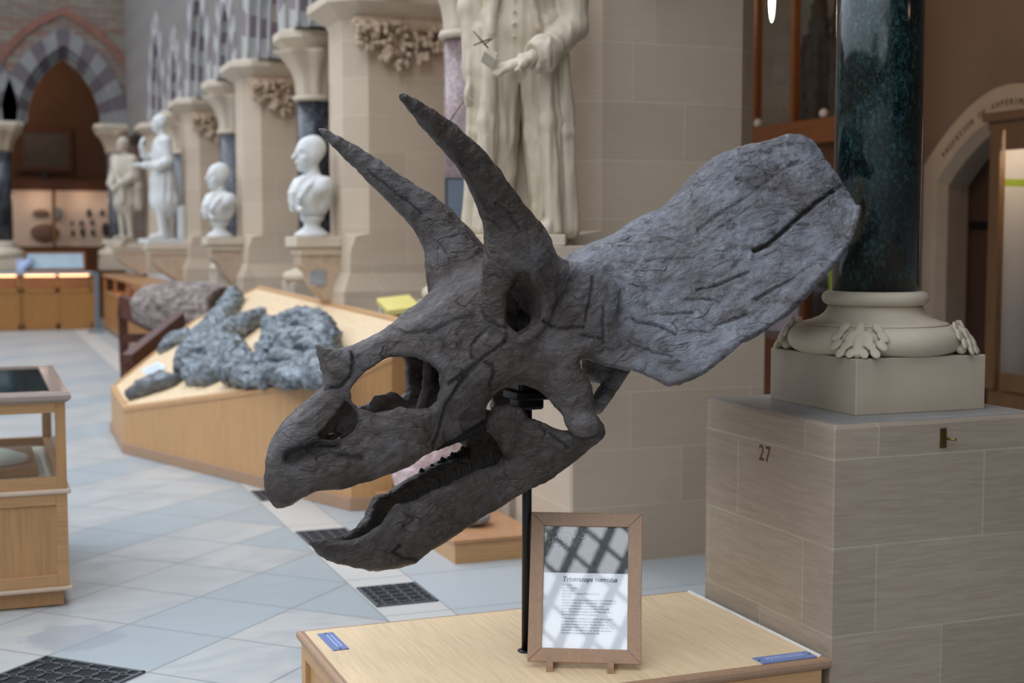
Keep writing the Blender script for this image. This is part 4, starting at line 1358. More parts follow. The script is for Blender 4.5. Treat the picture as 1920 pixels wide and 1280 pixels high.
# lit wall case beyond the arch
wc = empty('wall_display_case', (1.6, 31.0, 1.35), 'long lit wall case with dark fossils on pale panels beyond the end arch', 'display case')
mb = MB(); mb.box(-2.6, 2.6, -.25, .2, -1.35, .18); mb.box(-2.6, 2.6, -.25, .2, 1.36, 1.58)
mb.build('cabinet', M['dark_wood'], wc)
mb = MB(); mb.box(-2.6, 2.6, .12, .18, .18, 1.36); mb.build('back_panel', M['lit_back'], wc)
for xx in (-2.57, -1.25, .0, 1.25, 2.57):
    mb = MB(); mb.box(xx - .035, xx + .035, -.25, -.18, .18, 1.36); mb.build('mullion', M['oak_case'], wc)


def fossil_blob(name, label, cat, pos, size, seed, mat, group=None, h=.02, amp=.2, parent=None, rot=0, freq=None):
    v = Vol((-size[0] * .75 - .03, -size[1] * .75 - .03, -size[2] * .75 - .03), (size[0] * .75 + .03, size[1] * .75 + .03, size[2] * .75 + .03), h)
    v.ell((0, 0, 0), (size[0] / 2, size[1] / 2, size[2] / 2))
    P, Q = v.mesh(); N = vnormals(P, Q)
    P = P + N * (amp * min(size) * fbm(P + seed * 3.1, freq or 1.6 / max(size), 4, False) * .6)[:, None]
    o = mesh_obj(name, P, Q, M[mat], parent, True, pos); o.rotation_euler = (0, 0, rot)
    if label: tag(o, label, cat, group)
    return o


def wpx(u, v_, y): return ony(u, v_, y)
WP = [(77, 399, 28, 14, 'specimen_brown', 'oval brown fossil slab on the left lit panel'), (108, 401, 15, 26, 'grey_stone', 'upright oval grey fossil on the left lit panel'), (84, 436, 50, 32, 'specimen_brown', 'large square brown fossil slab low on the left lit panel')]
for k, (u, w_, a, b, mt, lb) in enumerate(WP):
    p = wpx(u, w_, 31.06); s_ = 31.3 / FPX
    fossil_blob('fossil_slab', lb, 'fossil', tuple(p), (a * s_, .10, b * s_), k, mt, h=.022)
WQ = [(167, 399, 8, 14), (192, 399, 8, 14), (215, 401, 7, 12), (153, 418, 8, 9), (173, 417, 7, 9), (155, 435, 9, 15), (174, 436, 9, 12), (198, 430, 12, 26), (219, 432, 9, 16), (137, 437, 8, 12), (135, 418, 6, 8)]
WL = ['dark fossil, left of the three in the top row', 'dark fossil, middle of the three in the top row', 'dark fossil at the right end of the top row', 'small round fossil in the second row, middle of three', 'small round fossil ending the second row', 'oval dark fossil in the bottom row, beside the mullion pair', 'oval dark fossil in the bottom row beside the largest one', 'largest tall dark fossil', 'oval dark fossil, rightmost of the bottom row', 'dark fossil, leftmost of the bottom row', 'smallest dark fossil, leftmost of the second row']
for k, (u, w_, a, b) in enumerate(WQ):
    p = wpx(u, w_, 31.06); s_ = 31.3 / FPX
    fossil_blob('small_fossil', WL[k] + ' on the right lit panel', 'fossil', tuple(p), (a * s_, .06, b * s_), 20 + k, 'specimen_dark', 'small dark fossils on the right lit panel', h=.014)
pf = wpx(84, 281, 31.2)
fr = empty('framed_picture', (pf[0], 31.17, pf[2]), 'dark brown framed picture on the wall beyond the end arch', 'picture')
mb = MB()
for b_ in ((-.56, .56, -.06, .02, .36, .46), (-.56, .56, -.06, .02, -.46, -.36), (-.56, -.46, -.06, .02, -.36, .36), (.46, .56, -.06, .02, -.36, .36)): mb.box(*b_)
mb.build('frame', M['dark_wood'], fr)
mb = MB(); mb.box(-.46, .46, -.03, .02, -.36, .36); mb.build('picture_panel', plain('old_print', (.13, .11, .10), .7, .2, 5), fr)
tag(MB().box(pf[0] - .04, pf[0] + .04, 31.08, 31.2, 2.93, 3.10, .01).build('wall_bracket', M['dark_frame']), 'small dark bracket on the wall just below the framed picture', 'bracket')


def lamp(name, loc, energy, col, size=.08, kind='POINT', rot=None):
    l = bpy.data.lights.new(name, kind); l.energy = energy; l.color = col
    if kind == 'POINT': l.shadow_soft_size = size
    else: l.size = size
    o = bpy.data.objects.new(name, l); o.location = loc; COL.objects.link(o)
    if rot: o.rotation_euler = rot
    return o


lamp('far_room_light', (1.0, 29.6, 5.0), 26, (1, .66, .44), .25)
lamp('far_room_light', (-1.6, 29.6, 4.6), 20, (1, .66, .44), .25)  # second light, added only to lift the black left arch opening
for xx in (.4, 1.3, 2.2, 3.1): lamp('wall_case_lamp', (xx, 30.72, 2.55), 3.0, (1, .80, .64), .05)

# ------------------------------------------------------------------ counter cases along the arcade
def side_case(y0, y1, label):
    e = empty('display_counter', (2.52, (y0 + y1) / 2, 0), label, 'display case', 'oak counter cases along the arcade wall')
    h = (y1 - y0) / 2
    mb = MB(); mb.box(-.26, .24, -h, h, 0.04, .72); mb.build('cabinet', M['oak_case'], e)
    mb = MB(); mb.box(-.23, .24, -h, h, 0, .05); mb.build('base', M['dark_frame'], e)
    mb = MB()
    for k in range(9):
        yy = -h + 2 * h * k / 8; mb.box(-.275, -.25, yy - .03, yy + .03, .04, .72)
        if k in (0, 4, 8): mb.box(-.265, -.225, yy - .025, yy + .025, .72, 1.0)
    mb.box(-.275, -.25, -h, h, .66, .74); mb.box(-.275, -.25, -h, h, .04, .12)
    mb.build('face_frame', M['oak_case_top'], e)
    mb = MB(); mb.box(-.30, .26, -h, h, 1.0, 1.045, .008); mb.build('top', M['oak_case_top'], e)
    mb = MB(); mb.box(.20, .23, -h, h, .72, 1.0); mb.build('back_panel', M['case_back'], e)
    mb = MB(); mb.box(-.12, -.09, -h + .1, h - .1, .972, .998); mb.build('lamp_strip', M['lamp_strip'], e)
side_case(18.5, 22.75, 'oak counter case along the arcade wall, nearer of the two')
side_case(22.8, 26.9, 'oak counter case along the arcade wall, nearer the end arch')


# ------------------------------------------------------------------ statues and busts
def head(v, c, s=1.0, turn=0.0, k=.02, hair=True, hat=False):
    """head centred at c, face towards -y (turned by `turn` about z)"""
    ct, st = math.cos(turn), math.sin(turn)
    def T(x, y, z): return (c[0] + s * (x * ct - y * st), c[1] + s * (x * st + y * ct), c[2] + s * z)
    R = [[ct, st, 0], [-st, ct, 0], [0, 0, 1]]
    v.ell(T(0, .005, .02), (.078 * s, .100 * s, .105 * s), k, rot=R)
    v.ell(T(0, -.035, -.045), (.060 * s, .062 * s, .080 * s), k, rot=R)
    v.cone(T(0, -.065, -.105), T(0, -.075, -.10), .024 * s, .02 * s, .02)          # chin
    v.cone(T(0, -.092, .02), T(0, -.122, -.028), .010 * s, .0155 * s, .012)          # nose
    v.cone(T(-.040, -.083, .030), T(.040, -.083, .030), .009 * s, .009 * s, .014)    # brow
    for sx in (-1, 1):
        v.ell(T(sx * .031, -.096, .012), (.015 * s, .012 * s, .010 * s), .006, cut=True, rot=R)   # eye socket
        v.ell(T(sx * .031, -.085, .011), (.011 * s, .010 * s, .008 * s), .003, rot=R)
        v.ell(T(sx * .078, .01, -.005), (.010 * s, .020 * s, .032 * s), .006, rot=R)              # ear
        v.ell(T(sx * .045, -.06, -.035), (.022 * s, .022 * s, .02 * s), .02, rot=R)
    v.cone(T(-.022, -.100, -.062), T(.022, -.100, -.062), .007 * s, .007 * s, .006)  # lips
    v.cone(T(-.020, -.104, -.054), T(.020, -.104, -.054), .0022, .0022, .003, cut=True)
    if hair:
        v.ell(T(0, .035, .045), (.084 * s, .090 * s, .092 * s), .01, rot=R)
        for sx in (-1, 1): v.ell(T(sx * .066, .02, .0), (.025 * s, .05 * s, .055 * s), .012, rot=R)


def hand(v, w, d, up, s=1.0, curl=.5, side=1):
    """hand at wrist w, pointing along d, palm normal up; five separate fingers"""
    w = np.array(w, float); d = np.array(d, float); d /= np.linalg.norm(d); up = np.array(up, float); up -= d * (up @ d); up /= np.linalg.norm(up)
    x = np.cross(d, up) * side
    pc = w + d * .05 * s
    v.cone(w, w + d * .03 * s, .026 * s, .03 * s, .012)
    for a in (-.026, -.009, .009, .026): v.cone(w + d * .02 * s + x * a * .7 * s, w + d * .085 * s + x * a * s, .015 * s, .0125 * s, .010)
    for a, L in ((-.031, .058), (-.0105, .072), (.0105, .078), (.031, .070)):
        b = w + d * .086 * s + x * a * s; p1 = b + (d * math.cos(curl * .6) - up * math.sin(curl * .6)) * L * .48 * s
        p2 = p1 + (d * math.cos(curl * 1.7) - up * math.sin(curl * 1.7)) * L * .32 * s; p3 = p2 + (d * math.cos(curl * 2.5) - up * math.sin(curl * 2.5)) * L * .25 * s
        v.chain([(*b, .0105 * s), (*p1, .0098 * s), (*p2, .0088 * s), (*p3, .007 * s)], .003)
    t0 = w + d * .03 * s + x * .026 * s; t1 = t0 + (d * .6 + x * .7) * .038 * s - up * .004; t2 = t1 + (d * .9 + x * .15 - up * .3) * .032 * s
    v.chain([(*t0, .015 * s), (*t1, .0125 * s), (*t2, .0095 * s)], .008)


def finish(v, name, mat, parent, fold=None, amp=.006, sm=2):
    P, Q = v.mesh(); P = smooth_mesh(P, Q, sm, .5); N = vnormals(P, Q)
    d = .0015 * fbm(P, 22, 2)
    if fold: d = d + fold(P, N) * amp
    return mesh_obj(name, P + N * d[:, None], Q, M[mat], parent, True)


def bust(loc, rz, label, sc=1.0, turn=.0):
    e = empty('marble_bust', loc, label, 'bust', None, rz)
    v = Vol((-.30, -.26, .10), (.30, .26, .90), .0075)
    v.ell((0, .01, .34), (.20, .15, .17), .02)
    v.cone((-.15, .04, .42), (.15, .04, .42), .082, .082, .05)
    v.ell((0, -.03, .37), (.165, .145, .13), .04)
    v.cone((0, .03, .17), (0, .02, .30), .055, .12, .06)
    v.cone((0, -.05, .20), (0, -.06, .30), .05, .10, .05)
    v.cone((0, .03, .44), (0, -.01, .60), .068, .058, .03)
    head(v, (0, -.02, .685), 1.17, turn)
    # gown edges and rolled folds
    for sg in (-1, 1):
        v.chain([(sg * .06, .0, .52, .022), (sg * .07, -.11, .46, .026), (sg * .035, -.17, .36, .026), (sg * .02, -.165, .27, .022)], .008)
        v.chain([(sg * .13, .0, .50, .02), (sg * .15, -.09, .42, .022), (sg * .10, -.15, .32, .02), (sg * .05, -.15, .22, .018)], .008)
        v.ell((sg * .21, .03, .26), (.07, .14, .10), .03, cut=True)
    v.cone((-.14, -.13, .30), (.12, -.15, .22), .022, .02, .01)
    v.d[:, :, :int((.155 - .10) / .0075)] = 1
    finish(v, 'figure', 'white_marble', e, lambda P, N: np.clip(.55 - P[:, 2], 0, .2) * 5 * fbm(P * np.array([1.6, 1.6, .5]), 13, 2, True), .005)
    mb = MB(); mb.lathe([(.145, 0), (.15, .012), (.145, .03), (.12, .042), (.10, .06), (.072, .08), (.065, .10), (.075, .125), (.095, .14), (.10, .155), (.10, .17)], (0, .0), 40)
    mb.build('socle', M['white_marble'], e)
    e.scale = (sc,) * 3
    return e


def corbel(x0, y0, y1, label, zt=1.715, tip_z=1.10, plate=False, mat='carved_stone', slab=.0):
    e = empty('stone_corbel', (2.84, (y0 + y1) / 2, zt), label, 'corbel')
    W = 2.84 - x0; h = (y1 - y0) / 2
    mb = MB(); mb.box(-W, .0, -h, h, -.085, 0, .006); mb.box(-W + .04, 0, -h + .03, h - .03, -.15, -.085, .006); mb.build('slab', M['cut_stone'], e)
    prof = [(-W + .05, -.15), (-W + .06, -.24), (-W + .13, -.30), (-W * .55, -.42), (-W * .25, -.54), (-.05, tip_z - zt + .02), (0, tip_z - zt + .01), (0, -.15)]
    mb = MB(); n = len(prof)
    vv = [(x, -h + .05, z) for x, z in prof] + [(x, h - .05, z) for x, z in prof]
    mb.add(vv, [list(range(n)), list(range(n, 2 * n))[::-1]] + [(i, n + i, n + (i + 1) % n, (i + 1) % n) for i in range(n)])
    mb.build('bracket', M[mat], e)
    if plate:
        mb = MB(); mb.box(-.26, -.13, -h + .035, -h + .05, -.40, -.28, .002); mb.build('name_plate', M['grey_stone'], e)
    return e


corbel(2.46, PY[1] + .25, PY[1] + .68, 'stepped stone corbel carrying the nearest white bust', plate=True)
bust((2.645, PY[1] + .47, 1.715), math.radians(-78), 'nearest white marble bust of a bald man in robes, in profile', 1.0)
corbel(2.44, PY[2] + .25, PY[2] + .68, 'stone corbel carrying the smaller, farther white bust')
bust((2.615, PY[2] + .47, 1.715), math.radians(-70), 'smaller white marble bust farther down the arcade, left of the nearest bust', 1.0)


def big_statue():
    loc = (2.565, 6.47, 1.72)
    e = empty('cream_statue', loc, 'large cream stone statue of a man in a long open coat beside the pale pier', 'statue', None, math.radians(-27))
    v = Vol((-.42, -.36, -.02), (.40, .30, 1.80), .0085)
    for sx in (-1, 1):
        v.chain([(sx * .085, .0, .90, .105), (sx * .10, -.03, .50, .078), (sx * .11, .0, .12, .060), (sx * .11, -.0, .04, .055)], .02)
        v.cone((sx * .115, .02, .035), (sx * .14, -.14, .025), .045, .036, .02)
        # coat skirts hanging open on each side
        v.chain([(sx * .155, .02, 1.05, .085), (sx * .185, .03, .6, .085), (sx * .20, .04, .04, .095)], .03, sq=(.75, 1.3, 1))
        v.chain([(sx * .13, -.10, 1.02, .035), (sx * .155, -.12, .55, .035), (sx * .175, -.12, .03, .042)], .03)
        v.chain([(sx * .20, -.06, 1.0, .03), (sx * .225, -.07, .5, .035), (sx * .245, -.06, .03, .045)], .02)
    v.box((-.20, .06, .0), (.20, .13, 1.1), .03, .04)
    v.ell((0, -.015, 1.02), (.165, .135, .19), .04)
    v.ell((0, -.01, 1.24), (.185, .135, .22), .05)
    v.cone((-.165, .01, 1.40), (.165, .01, 1.40), .075, .075, .05)
    v.cone((0, .01, 1.42), (0, -.01, 1.54), .062, .055, .03)
    head(v, (0, -.02, 1.63), 1.0, -.2)
    # waistcoat front edge, lapels and buttons
    v.chain([(-.09, -.13, 1.36, .018), (-.11, -.145, 1.15, .02), (-.13, -.13, .98, .02)], .012)
    v.chain([(.07, -.14, 1.36, .02), (.055, -.165, 1.18, .02), (.10, -.14, 1.0, .02)], .012)
    for z in (1.32, 1.26, 1.20, 1.14, 1.08, 1.02, .96): v.ell((-.02, -.158 if z < 1.25 else -.147, z), (.010, .008, .010), .003)
    v.ell((-.02, -.06, .86), (.10, .07, .10), .03)
    # arm on the right of the photo, bent across
    v.chain([(.215, .0, 1.38, .075), (.255, .0, 1.17, .072), (.262, -.03, 1.02, .068)], .03)
    v.chain([(.262, -.03, 1.02, .066), (.16, -.17, .90, .066), (.10, -.225, .855, .072)], .02)
    fd = np.array([-.75, -.55, -.25]); fd /= np.linalg.norm(fd); fs_ = np.cross(fd, [0, 0, 1]); fs_ /= np.linalg.norm(fs_); fu_ = np.cross(fs_, fd)
    v.ell((.125, -.215, .868), (.070, .088, .088), .012, rot=[fd, fs_, fu_]); v.ell((.062, -.262, .848), (.040, .072, .072), .004, cut=True, rot=[fd, fs_, fu_]); v.cone((.11, -.22, .862), (.065, -.25, .838), .034, .028, .006)
    hand(v, (.065, -.25, .835), (-.90, -.20, -.28), (.1, -.35, 1), 1.08, .15, -1)
    # arm on the left hanging down
    v.chain([(-.215, .0, 1.38, .072), (-.245, .0, 1.12, .066), (-.225, -.03, .85, .056), (-.225, -.04, .80, .056)], .03)
    hand(v, (-.225, -.05, .79), (-.30, -.25, -.85), (-.9, -.1, .35), 1.12, .55, 1)
    finish(v, 'figure', 'cream_marble', e, lambda P, N: np.clip((1.15 - P[:, 2]) * 2, .30, 1) * fbm(P * np.array([1, 1, .08]), 22, 2, True), .013, 1)
    # sketch tablet and the thin rods it carries
    mb = MB(); Mx = Matrix.Translation((-.125, -.305, .83)) @ Matrix.Rotation(.65, 4, 'Y') @ Matrix.Rotation(-.5, 4, 'X'); mb.box(-.035, .035, -.05, .05, -.008, .008, .002, Mx); mb.box(-.02, .02, -.03, .03, .008, .04, .002, Mx)
    mb.build('tablet', M['cream_marble'], e)
    for a, b in (((-.20, -.31, .965), (-.13, -.30, .885)), ((-.20, -.30, .90), (-.12, -.30, .93)), ((-.15, -.31, .90), (-.11, -.30, .93)), ((-.13, -.31, .87), (-.09, -.31, .85)), ((-.275, -.10, .66), (-.36, -.13, .53))):
        mb = MB(); mb.tube([a, b], .0042, 8); mb.build('rod', M['specimen_brown'], e)
    mb = MB(); mb.box(-.235, .235, -.19, .13, -.055, .0, .006); mb.build('plinth', M['cream_marble'], e)
    return e


big_statue()
cb = corbel(2.24, 6.20, 6.76, 'plain stone corbel under the large cream statue', zt=1.665, tip_z=.95)

def standing(loc, rz, label, mat, pose):
    e = empty('marble_statue', loc, label, 'statue', None, rz)
    v = Vol((-.36, -.48, -.02), (.36, .34, 1.80), .0125)
    for sx in (-1, 1):
        dy = -.06 * sx if pose == 'chin' else 0
        v.chain([(sx * .085, 0, .90, .10), (sx * .095, dy - .02, .50, .068), (sx * .10, dy + .01, .10, .046), (sx * .10, dy + .01, .05, .05)], .02)
        v.cone((sx * .10, dy + .02, .035), (sx * .12, dy - .15, .025), .045, .034, .02)
    hem = .50 if pose == 'chin' else .62
    v.chain([(0, .0, 1.05, .15), (0, .01, .80, .19), (0, .02, hem + .03, .225)], .05, sq=(1, .9, 1))
    v.box((-.5, -.5, 0), (.5, .5, 0.001), .0001, cut=True)
    v.ell((0, 0, 1.22), (.19, .14, .24), .05)
    v.cone((-.15, .01, 1.38), (.15, .01, 1.38), .085, .085, .05)
    v.cone((0, .01, 1.42), (0, -.02, 1.54), .065, .055, .03)
    head(v, (0, -.04, 1.63), 1.02, 0 if pose == 'chin' else .3)
    if pose == 'chin':
        v.chain([(.20, .0, 1.37, .078), (.225, .03, 1.10, .07), (.20, -.10, 1.02, .065), (.12, -.30, 1.03, .045)], .025)
        hand(v, (.10, -.33, 1.03), (-.2, -1, .05), (0, 0, 1), 1.0, .3, -1)
        v.chain([(-.20, .0, 1.37, .078), (-.22, -.06, 1.12, .068), (-.16, -.22, 1.18, .05), (-.10, -.27, 1.30, .042)], .025)
        hand(v, (-.09, -.28, 1.32), (.1, .15, 1), (0, -1, .1), 1.0, .9, 1)
    else:
        for sx in (-1, 1):
            v.chain([(sx * .21, 0, 1.36, .085), (sx * .25, -.03, 1.08, .082), (sx * .14, -.19, .96, .065)], .03)
        hand(v, (.13, -.21, .95), (-1, -.2, -.3), (0, -1, .3), 1.0, .6, 1); hand(v, (-.12, -.20, .93), (.8, -.3, -.6), (0, -1, .2), 1.0, .6, -1)
        v.chain([(-.2, -.05, 1.42, .06), (-.02, -.16, 1.15, .06), (.10, -.17, .90, .05), (.12, -.16, .66, .05)], .02)
        v.chain([(.24, .05, 1.3, .06), (.26, .06, .9, .075), (.24, .08, .55, .06)], .03)
    if pose == 'chin':   # short post behind the legs
        v.box((.10, .16, 0), (.22, .26, .46), .02, .02)
    finish(v, 'figure', mat, e, lambda P, N: np.clip((1.25 - P[:, 2]) * 2, .1, 1) * np.clip((P[:, 2] - .4) * 6, 0, 1) * fbm(P * np.array([1, 1, .12]), 15, 2, True), .016)
    mb = MB(); mb.box(-.26, .26, -.30, .30, -.07, .0, .008); mb.build('plinth', M[mat], e)
    return e


standing((2.55, PY[3] + .42, 1.70), math.radians(-82), 'white marble standing statue in a knee-length coat, hand raised', 'white_marble', 'chin')
corbel(2.27, PY[3] + .12, PY[3] + .72, 'stone corbel carrying the white standing statue', zt=1.63)
standing((2.47, PY[4] + .42, 1.68), math.radians(-55), 'weathered beige statue with folded arms, left of the white standing statue', 'buff_stone', 'fold')
corbel(2.22, PY[4] + .10, PY[4] + .74, 'stone corbel carrying the weathered beige statue', zt=1.61)

# ------------------------------------------------------------------ low oak platform, stand and sign
PX0, PX1, PY0, PY1, PZ = 1.040, 2.640, 3.835, 4.812, .300
pt = empty('oak_platform', ((PX0 + PX1) / 2, (PY0 + PY1) / 2, 0), 'low light oak platform under the horned skull, with moulded edges', 'platform')
o = ((PX0 + PX1) / 2, (PY0 + PY1) / 2, 0)
def L4(d, z): return [(PX0 - d - o[0], PY0 - d - o[1], z), (PX1 + d - o[0], PY0 - d - o[1], z), (PX1 + d - o[0], PY1 + d - o[1], z), (PX0 - d - o[0], PY1 + d - o[1], z)]
mb = MB(); mb.loft([L4(-.03, 0), L4(-.03, .274)]); mb.build('carcass', M['oak_side'], pt)
mb = MB(); mb.loft([L4(-.012, .262), L4(-.004, .270), L4(0, .278), L4(.0, .290), L4(-.005, .2965), L4(-.014, .299), L4(-.020, .2985), L4(-.023, .2965), L4(-.026, .2990)]); mb.build('edge_moulding', M['oak_frame'], pt)
mb = MB(); mb.loft([L4(-.026, .280), L4(-.026, .300)]); mb.build('top_panel', M['ply'], pt)
for nm, pts in (('side_frame', ((PY0, 'y'),)),):
    mb = MB()
    yf = PY0 - o[1] + .012
    for a, b, c, d in ((PX0 + .03, PX1 - .03, .215, .262), (PX0 + .03, PX1 - .03, .0, .07)): mb.box(a - o[0], b - o[0], yf, yf + .02, c, d)
    for xx in (PX0 + .03, (PX0 + PX1) / 2 - .03, PX1 - .09): mb.box(xx - o[0], xx + .06 - o[0], yf, yf + .02, .07, .215)
    xf = PX0 - o[0] + .012
    for c, d in ((.215, .262), (0, .07)): mb.box(xf, xf + .02, PY0 + .03 - o[1], PY1 - .03 - o[1], c, d)
    for yy in (PY0 + .012, (PY0 + PY1) / 2 - .03, PY1 - .09): mb.box(xf, xf + .02, yy - o[1], yy + .06 - o[1], .07, .215)
    mb.build(nm, M['oak_side'], pt, bevel=.003)
mb = MB(); mb.box(2.610 - o[0], 2.622 - o[0], 3.868 - o[1], 4.785 - o[1], .300, .304, .001); mb.build('edge_strip', M['white_paint'], pt)


def blue_label(loc, w, d, rz, label):
    e = empty('blue_label', loc, label, 'label', None, rz)
    mb = MB(); mb.box(-w / 2, w / 2, -d / 2, d / 2, 0, .004, .001); pl_ = mb.build('plate', M['blue_plastic'], e)
    mb = MB(); r = random.Random(3)
    for yy in (.012, -.002):
        x = -w * .34
        while x < w * .34:
            l = r.uniform(.006, .014); mb.box(x, min(x + l, w * .36), yy - .003, yy + .003, .0041, .0045); x += l + .004
    mb.build('print', M['pale_blue_print'], pl_)
    for sx in (-1, 1):
        mb = MB(); mb.lathe([(.0035, .004), (.0035, .0052), (.002, .006)], (sx * w * .46, 0), 12); mb.build('screw', M['black_metal'], e)


blue_label((1.129, 4.624, .300), .212, .057, math.radians(-88.5), 'blue printed plastic label at the back left corner of the oak platform')
blue_label((2.493, 3.893, .300), .212, .066, math.radians(0), 'blue printed plastic label at the front right corner of the oak platform')

# black pole
top = np.array(s2w(np.array([loc3(985, 745, 0)]))[0])
sk = (SQ[0], SQ[1])
st = empty('skull_stand', (sk[0], sk[1], .300), 'thin black steel pole holding the horned skull above the platform', 'stand')
mb = MB(); mb.tube([(0, 0, .0), (.003, .0, 1.16)], .0165, 24); mb.build('pole', M['black_metal'], st)
mb = MB(); mb.lathe([(.030, 0), (.030, .004), (.018, .006)], (0, 0), 24); mb.build('foot', M['black_metal'], st)
mb = MB(); mb.box(-.045, .045, -.05, .05, .83, .985, .01); mb.box(-.06, .06, -.07, .07, .865, .895, .006); mb.box(-.06, .06, -.06, .06, .92, .945, .006); mb.build('clamp_block', M['black_metal'], st)

# framed sign on feet
BL = np.array([1.650, 4.105, .322]); BR = np.array([1.983, 3.939, .322]); SX = (BR - BL) / np.linalg.norm(BR - BL); BK = np.array([-SX[1], SX[0], 0]) 
LEAN = math.radians(21); SU = np.array([0, 0, 1]) * math.cos(LEAN) + BK * math.sin(LEAN); NF = np.cross(SX, SU)   # NF faces the viewer
SWd, SH = .371, .492
sg = bpy.data.objects.new('framed_sign', None); COL.objects.link(sg)
tag(sg, 'oak framed information sign leaning on small wooden feet in front of the pole', 'sign')
Ms = Matrix(((SX[0], SU[0], NF[0], BL[0]), (SX[1], SU[1], NF[1], BL[1]), (SX[2], SU[2], NF[2], BL[2]), (0, 0, 0, 1)))
sg.matrix_world = Ms
W, Hh, b = SWd, SH, .046
def frame_piece(pts):
    m = MB(); n = len(pts)
    m.add([(x, y, -.016) for x, y in pts] + [(x, y, .006) for x, y in pts], [list(range(n))[::-1], [n + i for i in range(n)]] + [(i, (i + 1) % n, n + (i + 1) % n, n + i) for i in range(n)])
    m.build('frame_rail', M['oak_frame'], sg, bevel=.0025)
frame_piece([(0, 0), (W, 0), (W - b, b), (b, b)]); frame_piece([(W, 0), (W, Hh), (W - b, Hh - b), (W - b, b)])
frame_piece([(W, Hh), (0, Hh), (b, Hh - b), (W - b, Hh - b)]); frame_piece([(0, Hh), (0, 0), (b, b), (b, Hh - b)])
bm_ = b - .003
mb = MB(); mb.box(bm_, W - bm_, bm_, Hh - bm_, -.010, -.006); sheet_o = mb.build('backing_sheet', M['paper'], sg)
sheet = Hh - 2 * b
mb = MB(); mb.box(bm_, W - bm_, b + sheet * .615, Hh - bm_, -.006, -.0055); pic_o = mb.build('picture_strip', M['dark_print'], sg)
# pale branching marks printed on the dark picture
mb = MB(); r = random.Random(11)
for k in range(150):
    x = b + .012 + r.uniform(0, .14); y = Hh - b - r.uniform(.005, .085); 
    if (x - b) * .6 + (Hh - b - y) > .13: continue
    a = r.uniform(0, math.pi); l = r.uniform(.002, .008)
    mb.bar((x, y, -.0054), (x + l * math.cos(a), y + l * math.sin(a), -.0054), .0011, .0003)
mb.build('branch_print', M['grey_stone'], pic_o)
mb = MB(); mb.box(bm_, W - bm_, bm_, Hh - bm_, -.003, -.001); mb.build('glazing', M['sign_glass'], sg)


def text(name, body, size, x, y, mat, parent, z=-.0052, shear=0, bold=0, space=1.0, line=1.0):
    t = text_mesh(name, body, size, M[mat], parent, space=space, line=line, shear=shear, bold=bold); t.location = (x, y, z); return t


tx0 = W * .29
text('title_text', 'Triceratops horridus', .0215, tx0, Hh * .537, 'ink_dark', sheet_o, shear=.28, bold=.00035)
text('data_text', 'Dinosauria\nLate Cretaceous\nMaastrichtian\nHell Creek Formation, Montana, U.S.A.\nSkull, cast', .0078, tx0, Hh * .507, 'ink', sheet_o, line=1.2)
text('body_text', 'This may be the most impressive skull, but it belonged to\na dinosaur called Triceratops horridus, or three-horned\nhorrible dinosaur face, and it has the largest\nskull of any land animal that ever lived. When fully\ngrown, Triceratops weighed around 10 tonnes, over\ntwice as much as an African elephant.', .0078, tx0, Hh * .407, 'ink', sheet_o, line=1.2)
text('body_text', 'Triceratops was a herbivore. It used its beak to grasp\nat plants, and chewed them with its teeth. It had\nhundreds of teeth, arranged in groups, though only a\nfew of these teeth would be used at any one time. The\nteeth would wear down, fall out, and be replaced by\nnew ones throughout the dinosaur\'s life.', .0078, tx0, Hh * .285, 'ink', sheet_o, line=1.2)
Mi = Ms.inverted()
for fx in (.075, .272):
    p = BL + SX * fx
    mb = MB(); w_ = .011
    c0 = np.array([p[0], p[1], 0]); f = -BK
    def q(a, bb, z): 
        P_ = c0 + SX * a + f * bb; return tuple(Mi @ Vector((P_[0], P_[1], z)))
    mb.loft([[q(-w_, .035, .300), q(w_, .035, .300), q(w_, .035, .322), q(-w_, .035, .322)], [q(-w_, -.02, .300), q(w_, -.02, .300), q(w_, -.02, .322), q(-w_, -.02, .322)], [q(-w_, -.15, .300), q(w_, -.15, .300), q(w_, -.15, .312), q(-w_, -.15, .312)]])
    mb.loft([[q(-w_, .035, .318), q(w_, .035, .318), q(w_, .022, .318), q(-w_, .022, .318)], [q(-w_, .032, .332), q(w_, .032, .332), q(w_, .022, .332), q(-w_, .022, .332)]])
    mb.build('foot', M['oak_frame'], sg, bevel=.001)
    mb = MB(); mb.loft([[q(-w_, -.14, .303), q(w_, -.14, .303), q(w_, -.15, .303), q(-w_, -.15, .303)], [q(-w_, -.085, .50), q(w_, -.085, .50), q(w_, -.098, .50), q(-w_, -.098, .50)]]); mb.build('back_strut', M['oak_frame'], sg)
# ------------------------------------------------------------------ sloping fossil platform
def zpl(x, y): return .365 + .475 * (x - 1.076) + .012 * (y - 11.262)


def onpl(u, v_, up=0.0):
    r = ray(u, v_); t = (.365 + up - .475 * 1.076 - .012 * 11.262 - CAM[2]) / (r[2] - .475 * r[0] - .012 * r[1]); return CAM + r * t


